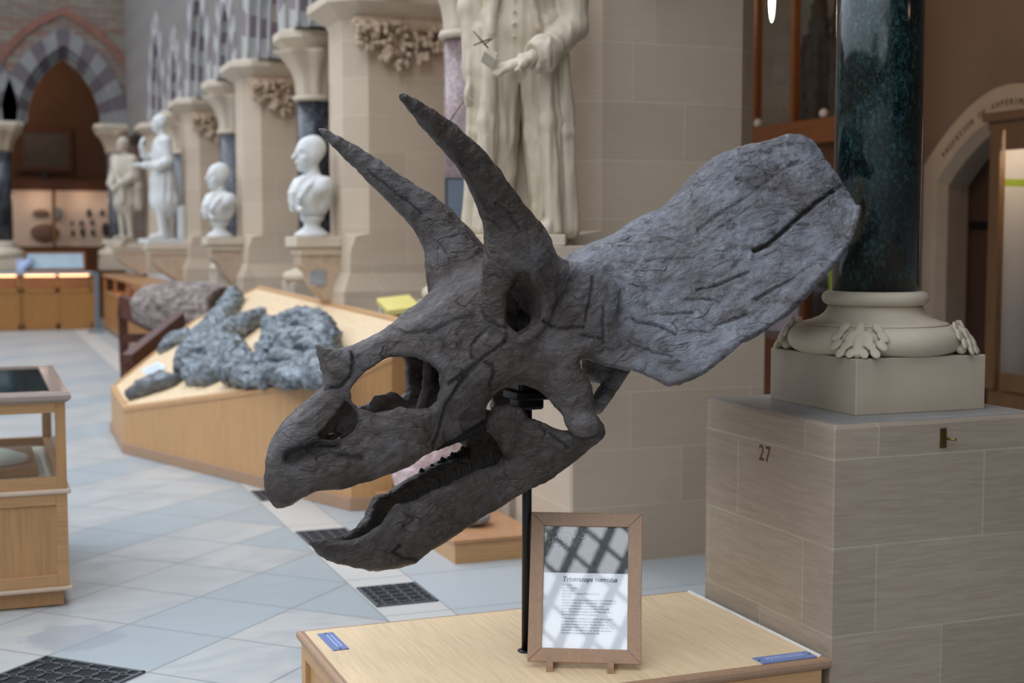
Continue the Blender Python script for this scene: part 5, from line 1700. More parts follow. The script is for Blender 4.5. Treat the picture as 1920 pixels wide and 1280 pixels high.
poly = [(1.076, 11.262), (2.163, 8.338), (2.42, 8.30), (2.770, 8.62), (2.770, 14.42), (2.38, 14.36), (2.05, 14.25), (1.100, 12.62)]
fp = empty('sloping_platform', (1.9, 11.0, 0), 'large oak platform with a sloping pale top carrying grey fossils', 'platform')
sh = lambda P_, d=0: [(x - 1.9, y - 11.0) for x, y in P_]
def offset(P_, d):
    c = (sum(p[0] for p in P_) / len(P_), sum(p[1] for p in P_) / len(P_)); out = []
    n = len(P_)
    for i in range(n):
        (x0, y0), (x1, y1), (x2, y2) = P_[i - 1], P_[i], P_[(i + 1) % n]
        def nrm(ax, ay, bx, by):
            l = math.hypot(bx - ax, by - ay); return ((by - ay) / l, -(bx - ax) / l)
        n1, n2 = nrm(x0, y0, x1, y1), nrm(x1, y1, x2, y2); s_ = 1 + n1[0] * n2[0] + n1[1] * n2[1]
        out.append((x1 + d * (n1[0] + n2[0]) / s_, y1 + d * (n1[1] + n2[1]) / s_))
    return out
Z = lambda dz: (lambda x, y: zpl(x + 1.9, y + 11.0) + dz)
mb = MB(); mb.prism(sh(poly), 0, Z(-.03)); mb.build('side_panels', M['oak_vert'], fp)
mb = MB(); mb.prism(sh(offset(poly, .018)), 0, .085); mb.build('skirting', M['oak_frame'], fp, bevel=.006)
mb = MB(); pi, po = offset(poly, -.035), offset(poly, .006); n = len(poly)
R1, R2_, R3, R4 = [[(x, y, Z(d)(x, y)) for x, y in sh(q)] for q, d in ((po, -.032), (po, .0), (pi, .0), (pi, -.02))]
mb.loft([R1, R2_, R3, R4], caps=False); mb.build('edge_rail', M['oak_side'], fp)
mb = MB(); mb.prism(sh(offset(poly, -.034)), Z(-.03), Z(-.012)); mb.build('top_board', M['ply'], fp)


def rock_mat(name, stops, scale=14, rough=.55):
    t = NT(name); p = t.pos()
    n = t.noise(p, scale, 7, .7, .6); n2 = t.noise(t.pos((1, 1, 2.5)), scale * .35, 5, .6, 1.5)
    f = t.math('ADD', t.math('MULTIPLY', n, .5), t.math('MULTIPLY', n2, .5))
    t.set(col=t.ramp(f, stops), rough=rough, normal=t.bump(f, .8, .03)); M[name] = t.m


rock_mat('blue_fossil', [(.38, (.034, .042, .050)), (.48, (.13, .155, .175)), (.59, (.30, .345, .38))], 12, .36)
rock_mat('slab_fossil', [(.35, (.05, .055, .06)), (.5, (.11, .115, .12)), (.62, (.24, .28, .33))], 8, .35)
rock_mat('pink_rock', [(.35, (.34, .22, .22)), (.5, (.58, .43, .43)), (.62, (.75, .62, .62))], 22, .7)
rock_mat('log_bark', [(.36, (.06, .045, .035)), (.48, (.19, .145, .125)), (.62, (.42, .36, .34))], 12, .7)


def ridged(P, N, amp, f, aniso=(1, 1, 1), seed=0):
    wv = .10 * np.stack([fbm(P + 5, 3.5, 2), fbm(P + 11, 3.5, 2), fbm(P + 23, 3.5, 2)], 1)
    Q_ = (P + wv) * np.array(aniso) + seed
    return P + N * (amp * (fbm(Q_, f, 4, True) + .4 * fbm(Q_, f * 2.7, 2)))[:, None]


def fossil(name, label, cat, prims, mat, h=.014, amp=.018, f=7, cuts=(), box=None, aniso=(1, 1, 1), parent=None):
    pts = np.array([p[:3] for q in prims for p in q]); rad = max(p[3] for q in prims for p in q)
    c = pts.mean(0); lo, hi = pts.min(0) - rad * 1.5 - .06 - c, pts.max(0) + rad * 1.5 + .06 - c
    v = Vol(lo, hi, h)
    for q in prims: v.chain([(p[0] - c[0], p[1] - c[1], p[2] - c[2], p[3]) for p in q], .04)
    for q in cuts: v.chain([(p[0] - c[0], p[1] - c[1], p[2] - c[2], p[3]) for p in q], .03, cut=True)
    P, Q = v.mesh(); N = vnormals(P, Q); P = ridged(P, N, amp, f, aniso)
    if box is None:
        P[:, 2] = np.maximum(P[:, 2], np.array([zpl(x + c[0], y + c[1]) for x, y in P[:, :2]]) - .010 - c[2])
    o = mesh_obj(name, P, Q, M[mat], parent, True, tuple(c)); 
    if label: tag(o, label, cat)
    return o


def S(u, v_, up, r): p = onpl(u, v_, up); return (p[0], p[1], p[2], r)


# left mass: two thick logs and a crumpled body
fossil('log_fossil', 'blue-grey log-like fossil mass with two stubs, left on the sloping platform', 'fossil', [
    [S(440, 556, .06, .075), S(420, 590, .07, .085), S(395, 620, .08, .09), S(370, 650, .08, .11), S(350, 690, .06, .10)],
    [S(487, 590, .08, .06), S(450, 610, .09, .085), S(410, 640, .09, .10), S(380, 670, .08, .11)],
    [S(385, 640, .06, .12), S(420, 670, .07, .12), S(400, 700, .05, .09), S(360, 705, .04, .07)],
    [S(430, 650, .06, .10), S(455, 690, .05, .09)], [S(345, 660, .04, .06), S(375, 690, .05, .09)]],
    'blue_fossil', .011, .022, 9, cuts=[[S(430, 640, .22, .05), S(400, 700, .2, .04)], [S(450, 640, .15, .03), S(440, 665, .14, .03)], [S(395, 600, .2, .03), S(385, 640, .22, .03)]], aniso=(2.0, .32, 1.4))
# right mass: broad hollowed block with a long lower shelf
fossil('block_fossil', 'blue-grey crumpled fossil block with dark hollows, right on the sloping platform', 'fossil', [
    [S(510, 660, .12, .10), S(530, 620, .15, .10), S(560, 598, .16, .07), S(590, 612, .14, .10), S(612, 640, .12, .09)],
    [S(540, 650, .12, .12), S(580, 650, .12, .12), S(605, 665, .10, .09)],
    [S(480, 690, .08, .08), S(530, 686, .10, .09), S(580, 690, .10, .085), S(625, 700, .09, .06)],
    [S(420, 700, .08, .05), S(470, 705, .08, .06), S(540, 706, .09, .05), S(625, 712, .08, .035)],
    [S(500, 605, .18, .035), S(520, 625, .14, .07)]],
    'blue_fossil', .011, .024, 8, aniso=(1.9, .38, 2.2), cuts=[[S(545, 672, .20, .035), S(495, 676, .17, .035)], [S(560, 612, .26, .03), S(590, 620, .24, .035)], [S(575, 648, .26, .05), S(560, 655, .2, .045)], [S(525, 655, .28, .035), S(515, 675, .22, .03)], [S(590, 625, .25, .03), S(600, 640, .24, .03)]])
fossil('slab_fossil', 'dark flat fossil slab with a pale rim, at the left tip of the sloping platform', 'fossil', [
    [S(246, 738, .035, .045), S(275, 727, .045, .06), S(305, 716, .05, .065), S(322, 712, .045, .05)], [S(262, 722, .035, .04), S(300, 706, .045, .05)]], 'slab_fossil', .012, .010, 7)
fossil('flat_fossil', 'small flat blue-grey fossil piece behind the left fossil mass', 'fossil', [
    [S(305, 655, .02, .05), S(325, 640, .03, .07), S(350, 630, .03, .06)]], 'blue_fossil', .013, .014, 8)
# what the right block rests on
bk = onpl(452, 722, .0)
tag(MB().box(-.05, .05, -.06, .06, -.03, .16, .006).build('support_block', plain('slate_block', (.18, .22, .25), .5), None, (bk[0], bk[1], bk[2] + .02)), 'small slate-blue support block under the front of the fossil', 'block')
# printed card on the slope
cc = onpl(288, 690, .0); ax = math.atan(.475)
cd_ = empty('information_card', (cc[0], cc[1], cc[2] - .010), 'pale printed card lying beside the dark slab on the slope', 'card')
cd_.rotation_euler = (0, -ax, math.radians(0))
mb = MB(); mb.box(-.085, .085, -.30, .30, .0, .006); mb.build('card_sheet', plain('card_white', (.66, .74, .78), .5, .02), cd_)
mb = MB(); rr = random.Random(2)
for k in range(7): mb.box(-.07 + k * .02, -.064 + k * .02, -.24, .24 - rr.uniform(0, .1), .006, .0066)
mb.build('card_print', M['grey_stone'], cd_)

# fossil log on its dark cradle beyond the platform
lg = empty('fossil_log', (2.13, 15.6, .90), 'mottled brown fossil log resting on a dark wooden cradle', 'fossil log', None, math.radians(40))
v = Vol((-.42, -.75, -.42), (.42, .95, .42), .016)
v.chain([(0, -.62, 0, .28), (0, .1, .02, .28), (.02, .45, .04, .22)], .05)
v.box((-.5, -.9, -.5), (.5, -.60, .5), .01, .02, cut=True); v.ell((.02, -.62, .0), (.19, .10, .17), .03, cut=True)
P, Q = v.mesh(); N = vnormals(P, Q); P = ridged(P, N, .018, 7, (1, .5, 1))
mesh_obj('log_body', P, Q, M['log_bark'], lg, True)
cr = empty('log_cradle', (1.93, 15.3, 0), 'dark red-brown wooden cradle of crossed beams under the fossil log', 'cradle')
a = onx(248, 556, 1.62) - np.array([1.9, 15.3, 0]); 
def beam(p, q, w, h_):
    mb = MB(); mb.bar(p, q, w, h_); mb.build('beam', M['mahogany'], cr)
beam((-.35, 1.2, .93), (.62, -1.0, .40), .10, .24); beam((.05, -.72, .86), (-.60, -1.85, .53), .10, .16); beam((-.58, -1.82, .50), (-.58, -1.82, 0), .09, .09)
beam((.6, -.9, .06), (.75, 1.0, .06), .12, .12); beam((-.35, 1.2, .93), (-.33, 1.2, 0.0), .10, .10); beam((.62, -1.0, .42), (.62, -1.0, .0), .10, .10); beam((.78, 1.0, .62), (.78, 1.0, 0), .1, .1); beam((-.35, 1.2, .55), (.78, 1.0, .55), .1, .1)
beam((-.3, .1, .47), (.80, .1, .47), .1, .08)

# low wooden step with the pink rock
sx0, sy0 = 2.292, 6.735
bx = empty('low_plinth', (2.56, 7.4, 0), 'low reddish oak plinth beside the pier, under the pink rock', 'plinth')
mb = MB(); mb.box(sx0 - 2.56 + .012, .235, sy0 - 7.4 + .012, .85, 0, .112); mb.build('body', M['oak_side'], bx)
mb = MB(); mb.box(sx0 - 2.56, .236, sy0 - 7.4, .85, .108, .128, .004); mb.build('lid', wood('oak_step', (.50, .26, .125), 1, .35, .8), bx)
def pxat(u, v_, y): return ony(u, v_, y)
pr = pxat(806, 860, 7.75)
v = Vol((-.30, -.24, -.30), (.30, .24, .50), .013)
v.chain([(0, 0, -.12, .17), (.02, 0, .05, .18), (.03, .0, .22, .15)], .05); v.ell((-.04, .02, -.1), (.20, .16, .16), .05)
P, Q = v.mesh(); N = vnormals(P, Q); P = P + N * (.020 * fbm(P, 9, 3) + .010 * fbm(P, 26, 2))[:, None]
zb = .129 - .0; P[:, 2] = np.maximum(P[:, 2], -.255)
tag(mesh_obj('pink_rock', P, Q, M['pink_rock'], None, True, (pr[0] + .03, 7.75, .384)), 'rough pale pink rock on the low plinth, seen through the open jaws', 'rock')
fr_ = onz(903, 992, .14)
fossil_blob('grey_stone_piece', 'small smooth grey stone on the low plinth, below the jaw', 'stone', (2.52, 7.08, .175), (.20, .22, .10), 9, 'grey_stone', h=.01, amp=.12)

# yellow board on the ledge and other small things on it
yb = empty('yellow_board', (2.98, 10.02, 1.085), 'tilted yellow board on short white legs on the stone ledge', 'board')
mb = MB(); Mx = Matrix.Translation((.0, 0, .115)) @ Matrix.Rotation(math.radians(14), 4, 'X') @ Matrix.Rotation(math.radians(-6), 4, 'Y'); mb.box(-.13, .13, -.16, .16, -.022, .022, .004, Mx); mb.build('panel', M['yellow_board'], yb)
for xx, yy in ((-.11, -.1), (.11, -.1), (-.11, .1), (.11, .1)):
    mb = MB(); mb.box(xx - .012, xx + .012, yy - .012, yy + .012, 0, .11 + yy * .22); mb.build('leg', M['white_paint'], yb)
mb = MB(); mb.box(-.10, .10, -.05, .12, 0, .045, .004); mb.build('tray', M['dark_wood'], yb)
sm_ = onz(511, 543, 1.085)
fossil_blob('small_dark_stone', 'small dark blue-grey stone on the ledge left of the nearest corbel', 'stone', (3.02, sm_[1] if sm_[1] < 15 else 14.2, 1.135), (.18, .2, .11), 31, 'slab_fossil', h=.012)
# grey information panel on the ledge by the purple column
ip = empty('information_screen', (2.905, 8.36, 1.085), 'grey-blue screen in a dark frame on a post before the purple column', 'screen')
mb = MB(); mb.box(-.015, .015, -.012, .012, 0, .75); mb.box(-.08, .08, -.06, .06, 0, .012); mb.build('post', M['dark_frame'], ip)
mb = MB(); mb.box(-.115, .115, -.025, .0, .70, 1.00, .003); mb.build('frame', M['dark_frame'], ip)
mb = MB(); mb.box(-.10, .10, -.028, -.024, .715, .985); mb.build('screen', M['grey_screen'], ip)

# ------------------------------------------------------------------ glazed case on the left
gx0, gx1, gy0, gy1 = -.75, .372, 6.614, 8.05
gc = empty('glazed_case', ((gx0 + gx1) / 2, (gy0 + gy1) / 2, 0), 'oak table case with glazed sides and top at the left edge', 'display case')
o = ((gx0 + gx1) / 2, (gy0 + gy1) / 2, 0)
G = lambda x0, x1, y0, y1, z0, z1: (x0 - o[0], x1 - o[0], y0 - o[1], y1 - o[1], z0, z1)
mb = MB(); mb.box(*G(gx0 + .02, gx1 - .025, gy0 + .025, gy1 - .02, 0.006, .08)); mb.build('plinth', M['oak_vitrine'], gc)
mb = MB(); mb.box(*G(gx0, gx1, gy0, gy1, .08, .53)); mb.build('cabinet', M['oak_vitrine'], gc)
mb = MB()
mb.box(*G(gx0 - .02, gx1 + .014, gy0 - .014, gy1 + .014, .078, .098), .006); mb.box(*G(gx0 - .02, gx1 + .016, gy0 - .016, gy1 + .016, .53, .552), .007)
mb.build('moulding', plain('moulding_light', (.55, .42, .32), .35, .06), gc)
mb = MB()
for a in ((gx0, gx0 + .05, gy0 - .008, gy0, .098, .53), (gx1 - .05, gx1, gy0 - .008, gy0, .098, .53), (gx0 + .05, gx1 - .05, gy0 - .008, gy0, .098, .155), (gx0 + .05, gx1 - .05, gy0 - .008, gy0, .48, .53)): mb.box(*G(*a))
mb.build('panel_frame', M['oak_vitrine_rail'], gc, bevel=.002)
for nm, (xx, yy) in (('corner_post', (gx0, gy0)), ('corner_post', (gx1 - .045, gy0)), ('corner_post', (gx0, gy1 - .045)), ('corner_post', (gx1 - .045, gy1 - .045))):
    mb = MB(); mb.box(*G(xx, xx + .045, yy, yy + .045, .552, .95)); mb.build(nm, M['oak_vitrine'], gc, bevel=.002)
mb = MB()
for yy in (gy0, gy1 - .045): mb.box(*G(gx0 + .045, gx1 - .045, yy, yy + .045, .552, .605)); mb.box(*G(gx0 + .045, gx1 - .045, yy, yy + .045, .905, .95))
for xx in (gx0, gx1 - .045): mb.box(*G(xx, xx + .045, gy0 + .045, gy1 - .045, .552, .605)); mb.box(*G(xx, xx + .045, gy0 + .045, gy1 - .045, .905, .95))
mb.build('rail', M['oak_vitrine_rail'], gc)
mb = MB(); 
def rr4(d, z): return [(gx0 - d - o[0], gy0 - d - o[1], z), (gx1 + d - o[0], gy0 - d - o[1], z), (gx1 + d - o[0], gy1 + d - o[1], z), (gx0 - d - o[0], gy1 + d - o[1], z)]
mb.loft([rr4(.0, .95), rr4(.012, .958), rr4(.024, .968), rr4(.026, .985), rr4(.020, .996), rr4(-.015, 1.0), rr4(-.06, 1.0), rr4(-.062, .985), rr4(-.06, .95)], caps=False)
mb.build('top_frame', wood('oak_dark_rail', (.36, .28, .24), 0, .16, .85), gc)
mb = MB(); mb.box(*G(gx0 + .06, gx1 - .06, gy0 + .06, gy1 - .06, .986, .992)); mb.build('top_glass', M['glass_tint'], gc)
mb = MB(); mb.box(*G(gx0 + .06, gx1 - .06, gy0 + .06, gy1 - .06, .965, .969)); mb.build('dark_panel', plain('case_dark', (.025, .04, .05), .3, .2), gc)  # dark sheet just under the top glass
lamp('case_fill', (-.05, 7.3, .93), 1.6, (.95, 1, .96), .03)  # added fill light for the case interior, no fitting modelled
mb = MB()
mb.box(*G(gx0 + .045, gx1 - .045, gy0 + .015, gy0 + .020, .605, .905)); mb.box(*G(gx0 + .045, gx1 - .045, gy1 - .020, gy1 - .015, .605, .905))
mb.box(*G(gx1 - .020, gx1 - .015, gy0 + .045, gy1 - .045, .605, .905)); mb.box(*G(gx0 + .015, gx0 + .020, gy0 + .045, gy1 - .045, .605, .905)); mb.build('side_glass', M['glass'], gc)
mb = MB(); mb.box(*G(gx0 + .04, gx1 - .04, gy0 + .04, gy1 - .04, .552, .560)); mb.build('case_floor', plain('case_lining', (.62, .60, .50), .7, .04), gc)
wt = tag(MB().box(gx0 + .1, .26, 6.95, 7.75, .5605, .60, .004).build('wooden_board', M['oak_vitrine']), 'brown wooden board lying inside the left glazed case', 'board')
v = Vol((-.45, -.30, -.03), (.45, .30, .12), .012); v.ell((0, 0, .0), (.40, .24, .07), .01)
P, Q = v.mesh(); P[:, 2] = np.maximum(P[:, 2] + .012 * fbm(P, 7, 3), .0)
tag(mesh_obj('white_cloth', P, Q, M['white_cloth'], None, True, (-.17, 7.22, .601)), 'rumpled white cloth on the board inside the left glazed case', 'cloth')

# ------------------------------------------------------------------ iron gratings in the floor
def grating_proto(name, w, l, label, nx, ny):
    e = empty(name, (0, 0, 0), label, 'floor grate')
    mb = MB(); t = .014; mb.box(-w / 2, w / 2, -l / 2, -l / 2 + t, .001, .007); mb.box(-w / 2, w / 2, l / 2 - t, l / 2, .001, .007); mb.box(-w / 2, -w / 2 + t, -l / 2, l / 2, .001, .007); mb.box(w / 2 - t, w / 2, -l / 2, l / 2, .001, .007)
    mb.build('rim', M['dark_iron'], e)
    mb = MB(); cw, ch = (w - 2 * t) / nx, (l - 2 * t) / ny
    for i in range(nx):
        for j in range(ny):
            cx, cy = -w / 2 + t + cw * (i + .5), -l / 2 + t + ch * (j + .5)
            r0 = min(cw, ch) * .5
            for (dx, dy, a0) in ((-1, -1, 0), (1, -1, 1), (1, 1, 2), (-1, 1, 3)):
                px_, py_ = cx + dx * cw / 2, cy + dy * ch / 2
                pts = []
                for k in range(7):
                    a = a0 * math.pi / 2 + math.pi / 2 * k / 6
                    pts.append((px_ + cw * .56 * math.cos(a), py_ + ch * .56 * math.sin(a)))
                for (xa, ya), (xb, yb_) in zip(pts[:-1], pts[1:]):
                    mb.bar((xa, ya, .004), (xb, yb_, .004), .0075, .005)
    mb.build('tracery', M['dark_iron'], e)
    mb = MB(); mb.box(-w / 2 + .002, w / 2 - .002, -l / 2 + .002, l / 2 - .002, .0004, .0012); mb.build('void_panel', plain('grate_void', (.006, .007, .009), .9), e)
    return e


def copy_tree(o, parent=None):
    c = o.copy(); COL.objects.link(c); c.parent = parent
    for ch in o.children: copy_tree(ch, c)
    return c


g1 = grating_proto('iron_floor_grate', .30, .37, 'small black iron floor grate just left of the oak platform corner', 4, 5); g1.location = (1.842, 6.26, 0)
labs = ['black iron floor grate under the lower beak of the skull', 'black iron floor grate at the foot of the sloping platform', None]
for k, (yy, lb) in enumerate(((7.64, 'small black iron floor grate partly hidden by the lower beak'), (9.03, 'black iron floor grate tucked against the sloping platform foot'), (26.2, 'dark iron floor grate at the far end, before the steel post'))):
    c = copy_tree(g1); c.location = (1.842 if k < 2 else 2.05, yy, 0); c['label'] = lb
g2 = grating_proto('large_floor_grate', .50, .50, 'large diamond-set black iron grate at the bottom left corner', 5, 5); s2 = 2 ** .5
uu, vv = 4.293 - .257, 3.452 + .257
g2.location = ((uu - vv) / s2, (uu + vv) / s2, 0); g2.rotation_euler = (0, 0, math.radians(45))

# ------------------------------------------------------------------ right hand aisle
def wall_case():
    e = empty('tall_wall_case', (6.6, 10.3, 0), 'tall dark wooden cabinet with glazed sections between pier and green column', 'cabinet')
    o = (6.6, 10.3)
    bxs = lambda x0, x1, y0, y1, z0, z1: (x0 - o[0], x1 - o[0], y0 - o[1], y1 - o[1], z0, z1)
    mb = MB(); mb.box(*bxs(6.3, 7, 9.06, 13.2, 0, .85)); mb.build('base', M['dark_wood'], e)
    mb = MB(); mb.box(*bxs(6.2, 7, 9.06, 13.2, 2.45, 2.64)); mb.build('cornice', M['rail_wood'], e)
    mb = MB()
    for yy in (9.06, 9.6, 10.9, 12.1, 13.12): mb.box(*bxs(6.28, 6.36, yy, yy + .08, .85, 2.45))
    mb.box(*bxs(6.28, 7, 9.06, 9.12, .85, 2.45)); mb.box(*bxs(6.28, 6.36, 9.06, 13.2, 2.2, 2.45))
    mb.build('lower_frame', M['dark_wood'], e)
    mb = MB(); mb.box(*bxs(6.9, 6.95, 9.12, 13.2, .85, 2.45)); mb.build('lower_backing', plain('lavender_back', (.50, .48, .54), .8, .04), e)
    mb = MB()
    for yy in (9.12, 9.86, 10.45, 11.6, 12.9): mb.box(*bxs(6.30, 6.36, yy - .03, yy + .03, 2.64, 4.3))
    mb.box(*bxs(6.30, 6.36, 9.1, 12.95, 4.2, 4.3)); mb.box(*bxs(6.3, 6.95, 9.08, 9.14, 2.64, 4.3)); mb.build('upper_frame', M['rail_wood'], e)
    mb = MB(); mb.box(*bxs(6.88, 6.95, 9.1, 12.95, 2.64, 4.3)); mb.build('upper_backing', plain('sage_back', (.29, .29, .25), .8, .05), e)
    mb = MB(); mb.box(*bxs(6.33, 6.336, 9.1, 13.1, .85, 2.45)); mb.box(*bxs(6.33, 6.336, 9.1, 12.95, 2.64, 4.25)); mb.build('glazing', M['glass'], e)
    mb = MB(); mb.box(*bxs(6.22, 6.26, 9.14, 9.2, 2.2, 4.2)); return e


wall_case()
for k, (yy, hh, seed) in enumerate(((9.62, 1.25, 1), (9.42, 1.45, 2), (9.95, 1.15, 3), (10.12, .8, 4))):
    v = Vol((-.14, -.16, -.02), (.14, .16, hh + .05), .014); r = random.Random(seed)
    for q in range(9):
        a = r.uniform(-.07, .07); v.chain([(a, a * .4, 0, .05), (a + r.uniform(-.03, .03), r.uniform(-.07, .07), hh * r.uniform(.3, .6), .035), (a * .5, r.uniform(-.06, .06), hh * r.uniform(.75, 1), .012)], .02)
    P, Q = v.mesh(); N = vnormals(P, Q); P = ridged(P, N, .012, 12)
    tag(mesh_obj('branching_specimen', P, Q, M['specimen_dark'], None, True, (6.62, yy, 2.645)), ['dark branching specimen in the upper cabinet, beside the middle post', 'tallest dark branching specimen, right next to the green column', 'slender dark branching specimen behind the middle of the cabinet glass', 'shortest dark branching specimen in the upper cabinet'][k], 'specimen')
for k, yy in enumerate((10.28, 9.30)):
    p = (6.24, yy, 2.642)
    v = Vol((-.05, -.05, -.01), (.05, .05, .09), .006); v.ell((0, 0, .036), (.036, .036, .038)); P, Q = v.mesh()
    tag(mesh_obj('white_ball', P, Q, M['white_paint'], None, True, p), ['small white ball on the cabinet cornice, farther from the green column', 'small white ball on the cabinet cornice, beside the green column'][k], 'ornament')
fossil_blob('dark_specimen', 'dark rounded specimen in the lower cabinet, just left of the column base', 'specimen', (6.6, 9.75, 1.13), (.3, .36, .52), 51, 'specimen_dark', h=.02)
tag(MB().box(6.4, 6.44, 9.32, 9.44, .86, 1.5, .01).build('green_label', M['green_strip']), 'yellow-green upright label in the lower cabinet beside the column', 'label')

# doorway: stone arch with an inscription, plank door
dc, dh = 8.0, .95
def shallow(hw, z0, rise, n=16):
    """four centred arch outline from +hw to -hw about dc: (y,z)"""
    out = []
    for k in range(n + 1):
        t = k / n; out.append((dc + hw * (1 - t), z0 + rise * (math.sin(t * math.pi / 2) ** .9) * (1 - .0) if t < 1 else z0 + rise))
    return out + [(2 * dc - y, z) for y, z in out[-2::-1]]
outer, inner = shallow(.95, 2.26, .54), shallow(.74, 2.10, .42)
mb = MB()
V = []; F = []
full_o = [(dc + .95, 0)] + outer + [(dc - .95, 0)]; full_i = [(dc + .74, 0)] + inner + [(dc - .74, 0)]
for (yo, zo), (yi, zi) in zip(full_o, full_i): V += [(6.93, yo, zo), (6.93, yi + (yo - yi) * .25, zi + (zo - zi) * .25), (7.0, yi, zi), (7.28, yi, zi), (7.0, yo, zo)]
for k in range(len(full_o) - 1):
    for a, b in ((0, 1), (1, 2), (2, 3), (4, 0)): F.append((5 * k + a, 5 * k + b, 5 * k + 5 + b, 5 * k + 5 + a))
mb.add(V, F); struct(mb.build('trim_doorway', M['cut_stone']))
V = []; F = []
for (yo, zo) in outer: V += [(7.0, yo, zo), (7.0, yo, 2.95)]
for k in range(len(outer) - 1): F.append((2 * k, 2 * k + 2, 2 * k + 3, 2 * k + 1))
mb = MB(); mb.add(V, F); struct(mb.build('wall_over_door', M['aisle_plaster']))
door = struct(MB().box(7.20, 7.26, dc - .76, dc + .76, 0, 2.6).build('door_1', M['door_wood']))
mb = MB()
for k in range(6): mb.box(7.19, 7.21, dc - .75 + k * .25 + .005, dc - .75 + k * .25 + .24, 0.01, 2.55)
mb.build('door_planks', M['door_wood'], door)
for z in (.6, 1.80): MB().box(7.165, 7.19, dc + .10, dc + .70, z - .03, z + .03, .004).build('strap_hinge', M['black_metal'], door)
ins = 'PROFESSOR OF EXPERIMENTAL PHILOSOPHY'
arc = [((yo * .55 + yi * .45), (zo * .55 + zi * .45)) for (yo, zo), (yi, zi) in zip(outer, inner)]
L_ = [0]
for a, b in zip(arc[:-1], arc[1:]): L_.append(L_[-1] + math.hypot(b[0] - a[0], b[1] - a[1]))
tot = L_[-1]; step = tot * .86 / len(ins)
for k, ch in enumerate(ins):
    if ch == ' ': continue
    s_ = tot * .09 + (k + .5) * step; j = max(i for i in range(len(L_)) if L_[i] <= s_); j = min(j, len(arc) - 2); f = (s_ - L_[j]) / (L_[j + 1] - L_[j])
    y_ = arc[j][0] + (arc[j + 1][0] - arc[j][0]) * f; z_ = arc[j][1] + (arc[j + 1][1] - arc[j][1]) * f
    ang = math.atan2(arc[j + 1][1] - arc[j][1], -(arc[j + 1][0] - arc[j][0]))
    t = text_mesh('inscription_letter', ch, .062, M['dark_wood'], bpy.data.objects['trim_doorway'], align='CENTER', extrude=.001)
    t.matrix_world = Matrix.Translation((6.927, y_, z_)) @ Matrix.Rotation(-ang, 4, 'X') @ Matrix(((0, 0, -1, 0), (-1, 0, 0, 0), (0, 1, 0, 0), (0, 0, 0, 1)))

# lit oak case at the right edge
rc = empty('oak_wall_case', (6.75, 7.1, 0), 'oak wall case with a lit white interior at the right edge', 'display case')
o = (6.75, 7.1)
Bx = lambda x0, x1, y0, y1, z0, z1: (x0 - o[0], x1 - o[0], y0 - o[1], y1 - o[1], z0, z1)
y1_ = 7.80; y0_ = 6.2
mb = MB(); mb.box(*Bx(6.52, 6.9, y0_, y1_, 2.50, 2.56)); mb.box(*Bx(6.55, 6.9, y0_, y1_ - .03, 2.44, 2.50)); mb.build('cornice', M['oak_frame'] if False else wood('case_oak', (.20, .105, .045), 2, .4, .7), rc)
mb = MB(); mb.box(*Bx(6.58, 6.9, y0_, y1_ - .05, 0, .66)); mb.box(*Bx(6.58, 6.9, y1_ - .08, y1_ - .05, .66, 2.44)); mb.build('cabinet', M['case_oak'], rc)
mb = MB(); mb.box(*Bx(6.55, 6.6, y1_ - .15, y1_ - .05, .66, 2.44)); mb.box(*Bx(6.55, 6.6, y0_, y1_ - .2, 2.30, 2.44)); mb.box(*Bx(6.55, 6.6, y0_, y1_ - .2, .66, .78)); mb.box(*Bx(6.55, 6.6, y0_, y0_ + .1, .78, 2.3)); mb.build('door_frame', M['case_oak'], rc)
mb = MB(); mb.box(*Bx(6.85, 6.88, y0_, y1_ - .06, .66, 2.44)); mb.build('back_panel', M['case_back'], rc)
mb = MB(); mb.box(*Bx(6.845, 6.85, y0_, y1_ - .08, 2.06, 2.11)); mb.build('green_band', M['green_strip'], rc)
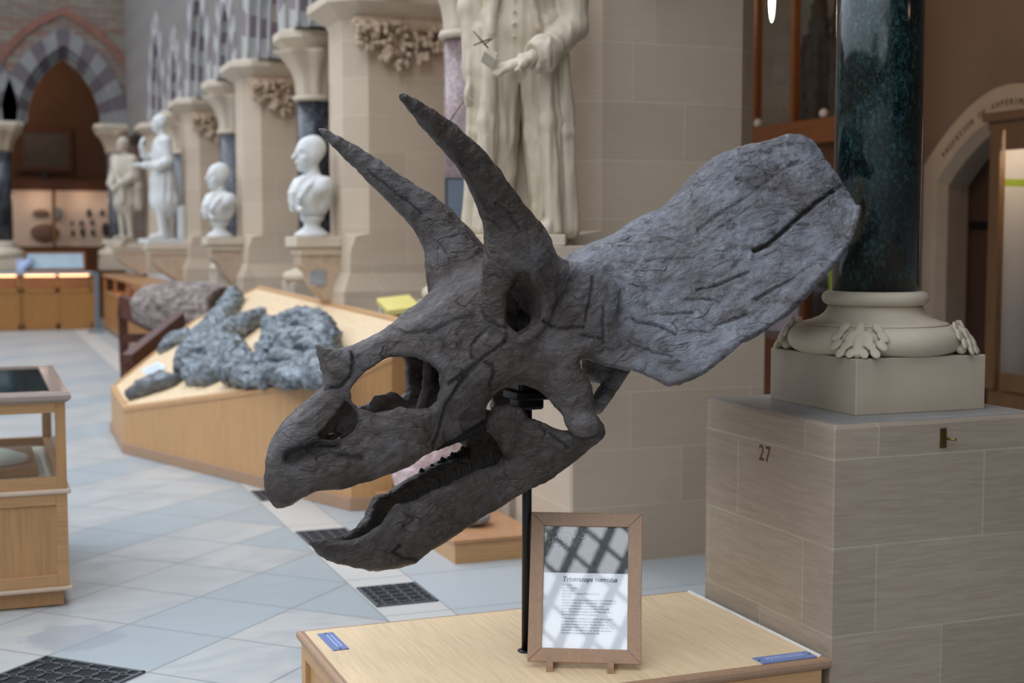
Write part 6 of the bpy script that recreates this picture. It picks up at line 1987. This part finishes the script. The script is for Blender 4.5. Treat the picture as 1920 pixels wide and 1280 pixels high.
mb = MB(); mb.box(*Bx(6.574, 6.578, y0_ + .1, y1_ - .2, .78, 2.3)); mb.build('glazing', M['glass'], rc)
mb = MB(); mb.lathe([(.03, 2.43), (.03, 2.415), (.0, 2.414)], (6.72 - o[0], 7.42 - o[1]), 20); mb.build('spotlight', M['lamp_white'], rc)
MB().box(*Bx(6.60, 6.86, y1_ - .086, y1_ - .081, .70, 2.42)).build('side_lining', M['case_back'], rc)
MB().box(*Bx(6.60, 6.845, y1_ - .088, y1_ - .086, 2.06, 2.11)).build('green_band', M['green_strip'], rc)
lamp('case_spot', (6.74, 7.25, 2.34), 6, (1, .82, .62), .03)
# pendant lamp in the aisle
pdn = empty('pendant_lamp', (5.0, 8.08, 3.14), 'bright slender glass pendant lamp hanging in the aisle', 'lamp')
mb = MB(); mb.lathe([(.002, 0), (.012, .04), (.018, .12), (.018, .2), (.012, .27), (.006, .3)], (0, 0), 20); mb.build('glass_bulb', M['lamp_white'], pdn)
mb = MB(); mb.tube([(0, 0, .30), (0, 0, 2.46)], .005, 8); mb.build('cord', M['black_metal'], pdn)
lamp('aisle_lamp', (5.0, 8.08, 3.9), 26, (1, .62, .36), .12)
for yy, en in ((13.5, 26), (19, 30), (25, 30), (2.5, 6)): lamp('aisle_lamp', (5.2, yy, 4.3), en, (1, .62, .38), .15)

# ------------------------------------------------------------------ iron lattice of the glass roof
rf = empty('roof_lattice', (-6.6, -11.1, 9.5), 'dark iron lattice of the pitched glass roof of the court', 'roof lattice')
rf['kind'] = 'structure'
mb = MB(); S_ = .62; sl = Vector((0, -.5, -.87))
for k in range(-22, 23):
    for sg_ in (1, -1):
        a_ = Vector((k * S_ - 6, 0, 0)) - sl * 6; b_ = Vector((k * S_ - 6, 0, 0)) + sl * 6
        a_.x += 6 - sg_ * 5.0; b_.x += 6 + sg_ * 5.0
        mb.bar(a_, b_, .15 if sg_ < 0 else .06, .06)
mb.build('glazing_bars', plain('roof_iron', (.03, .045, .045), .5), rf)

build_skull()
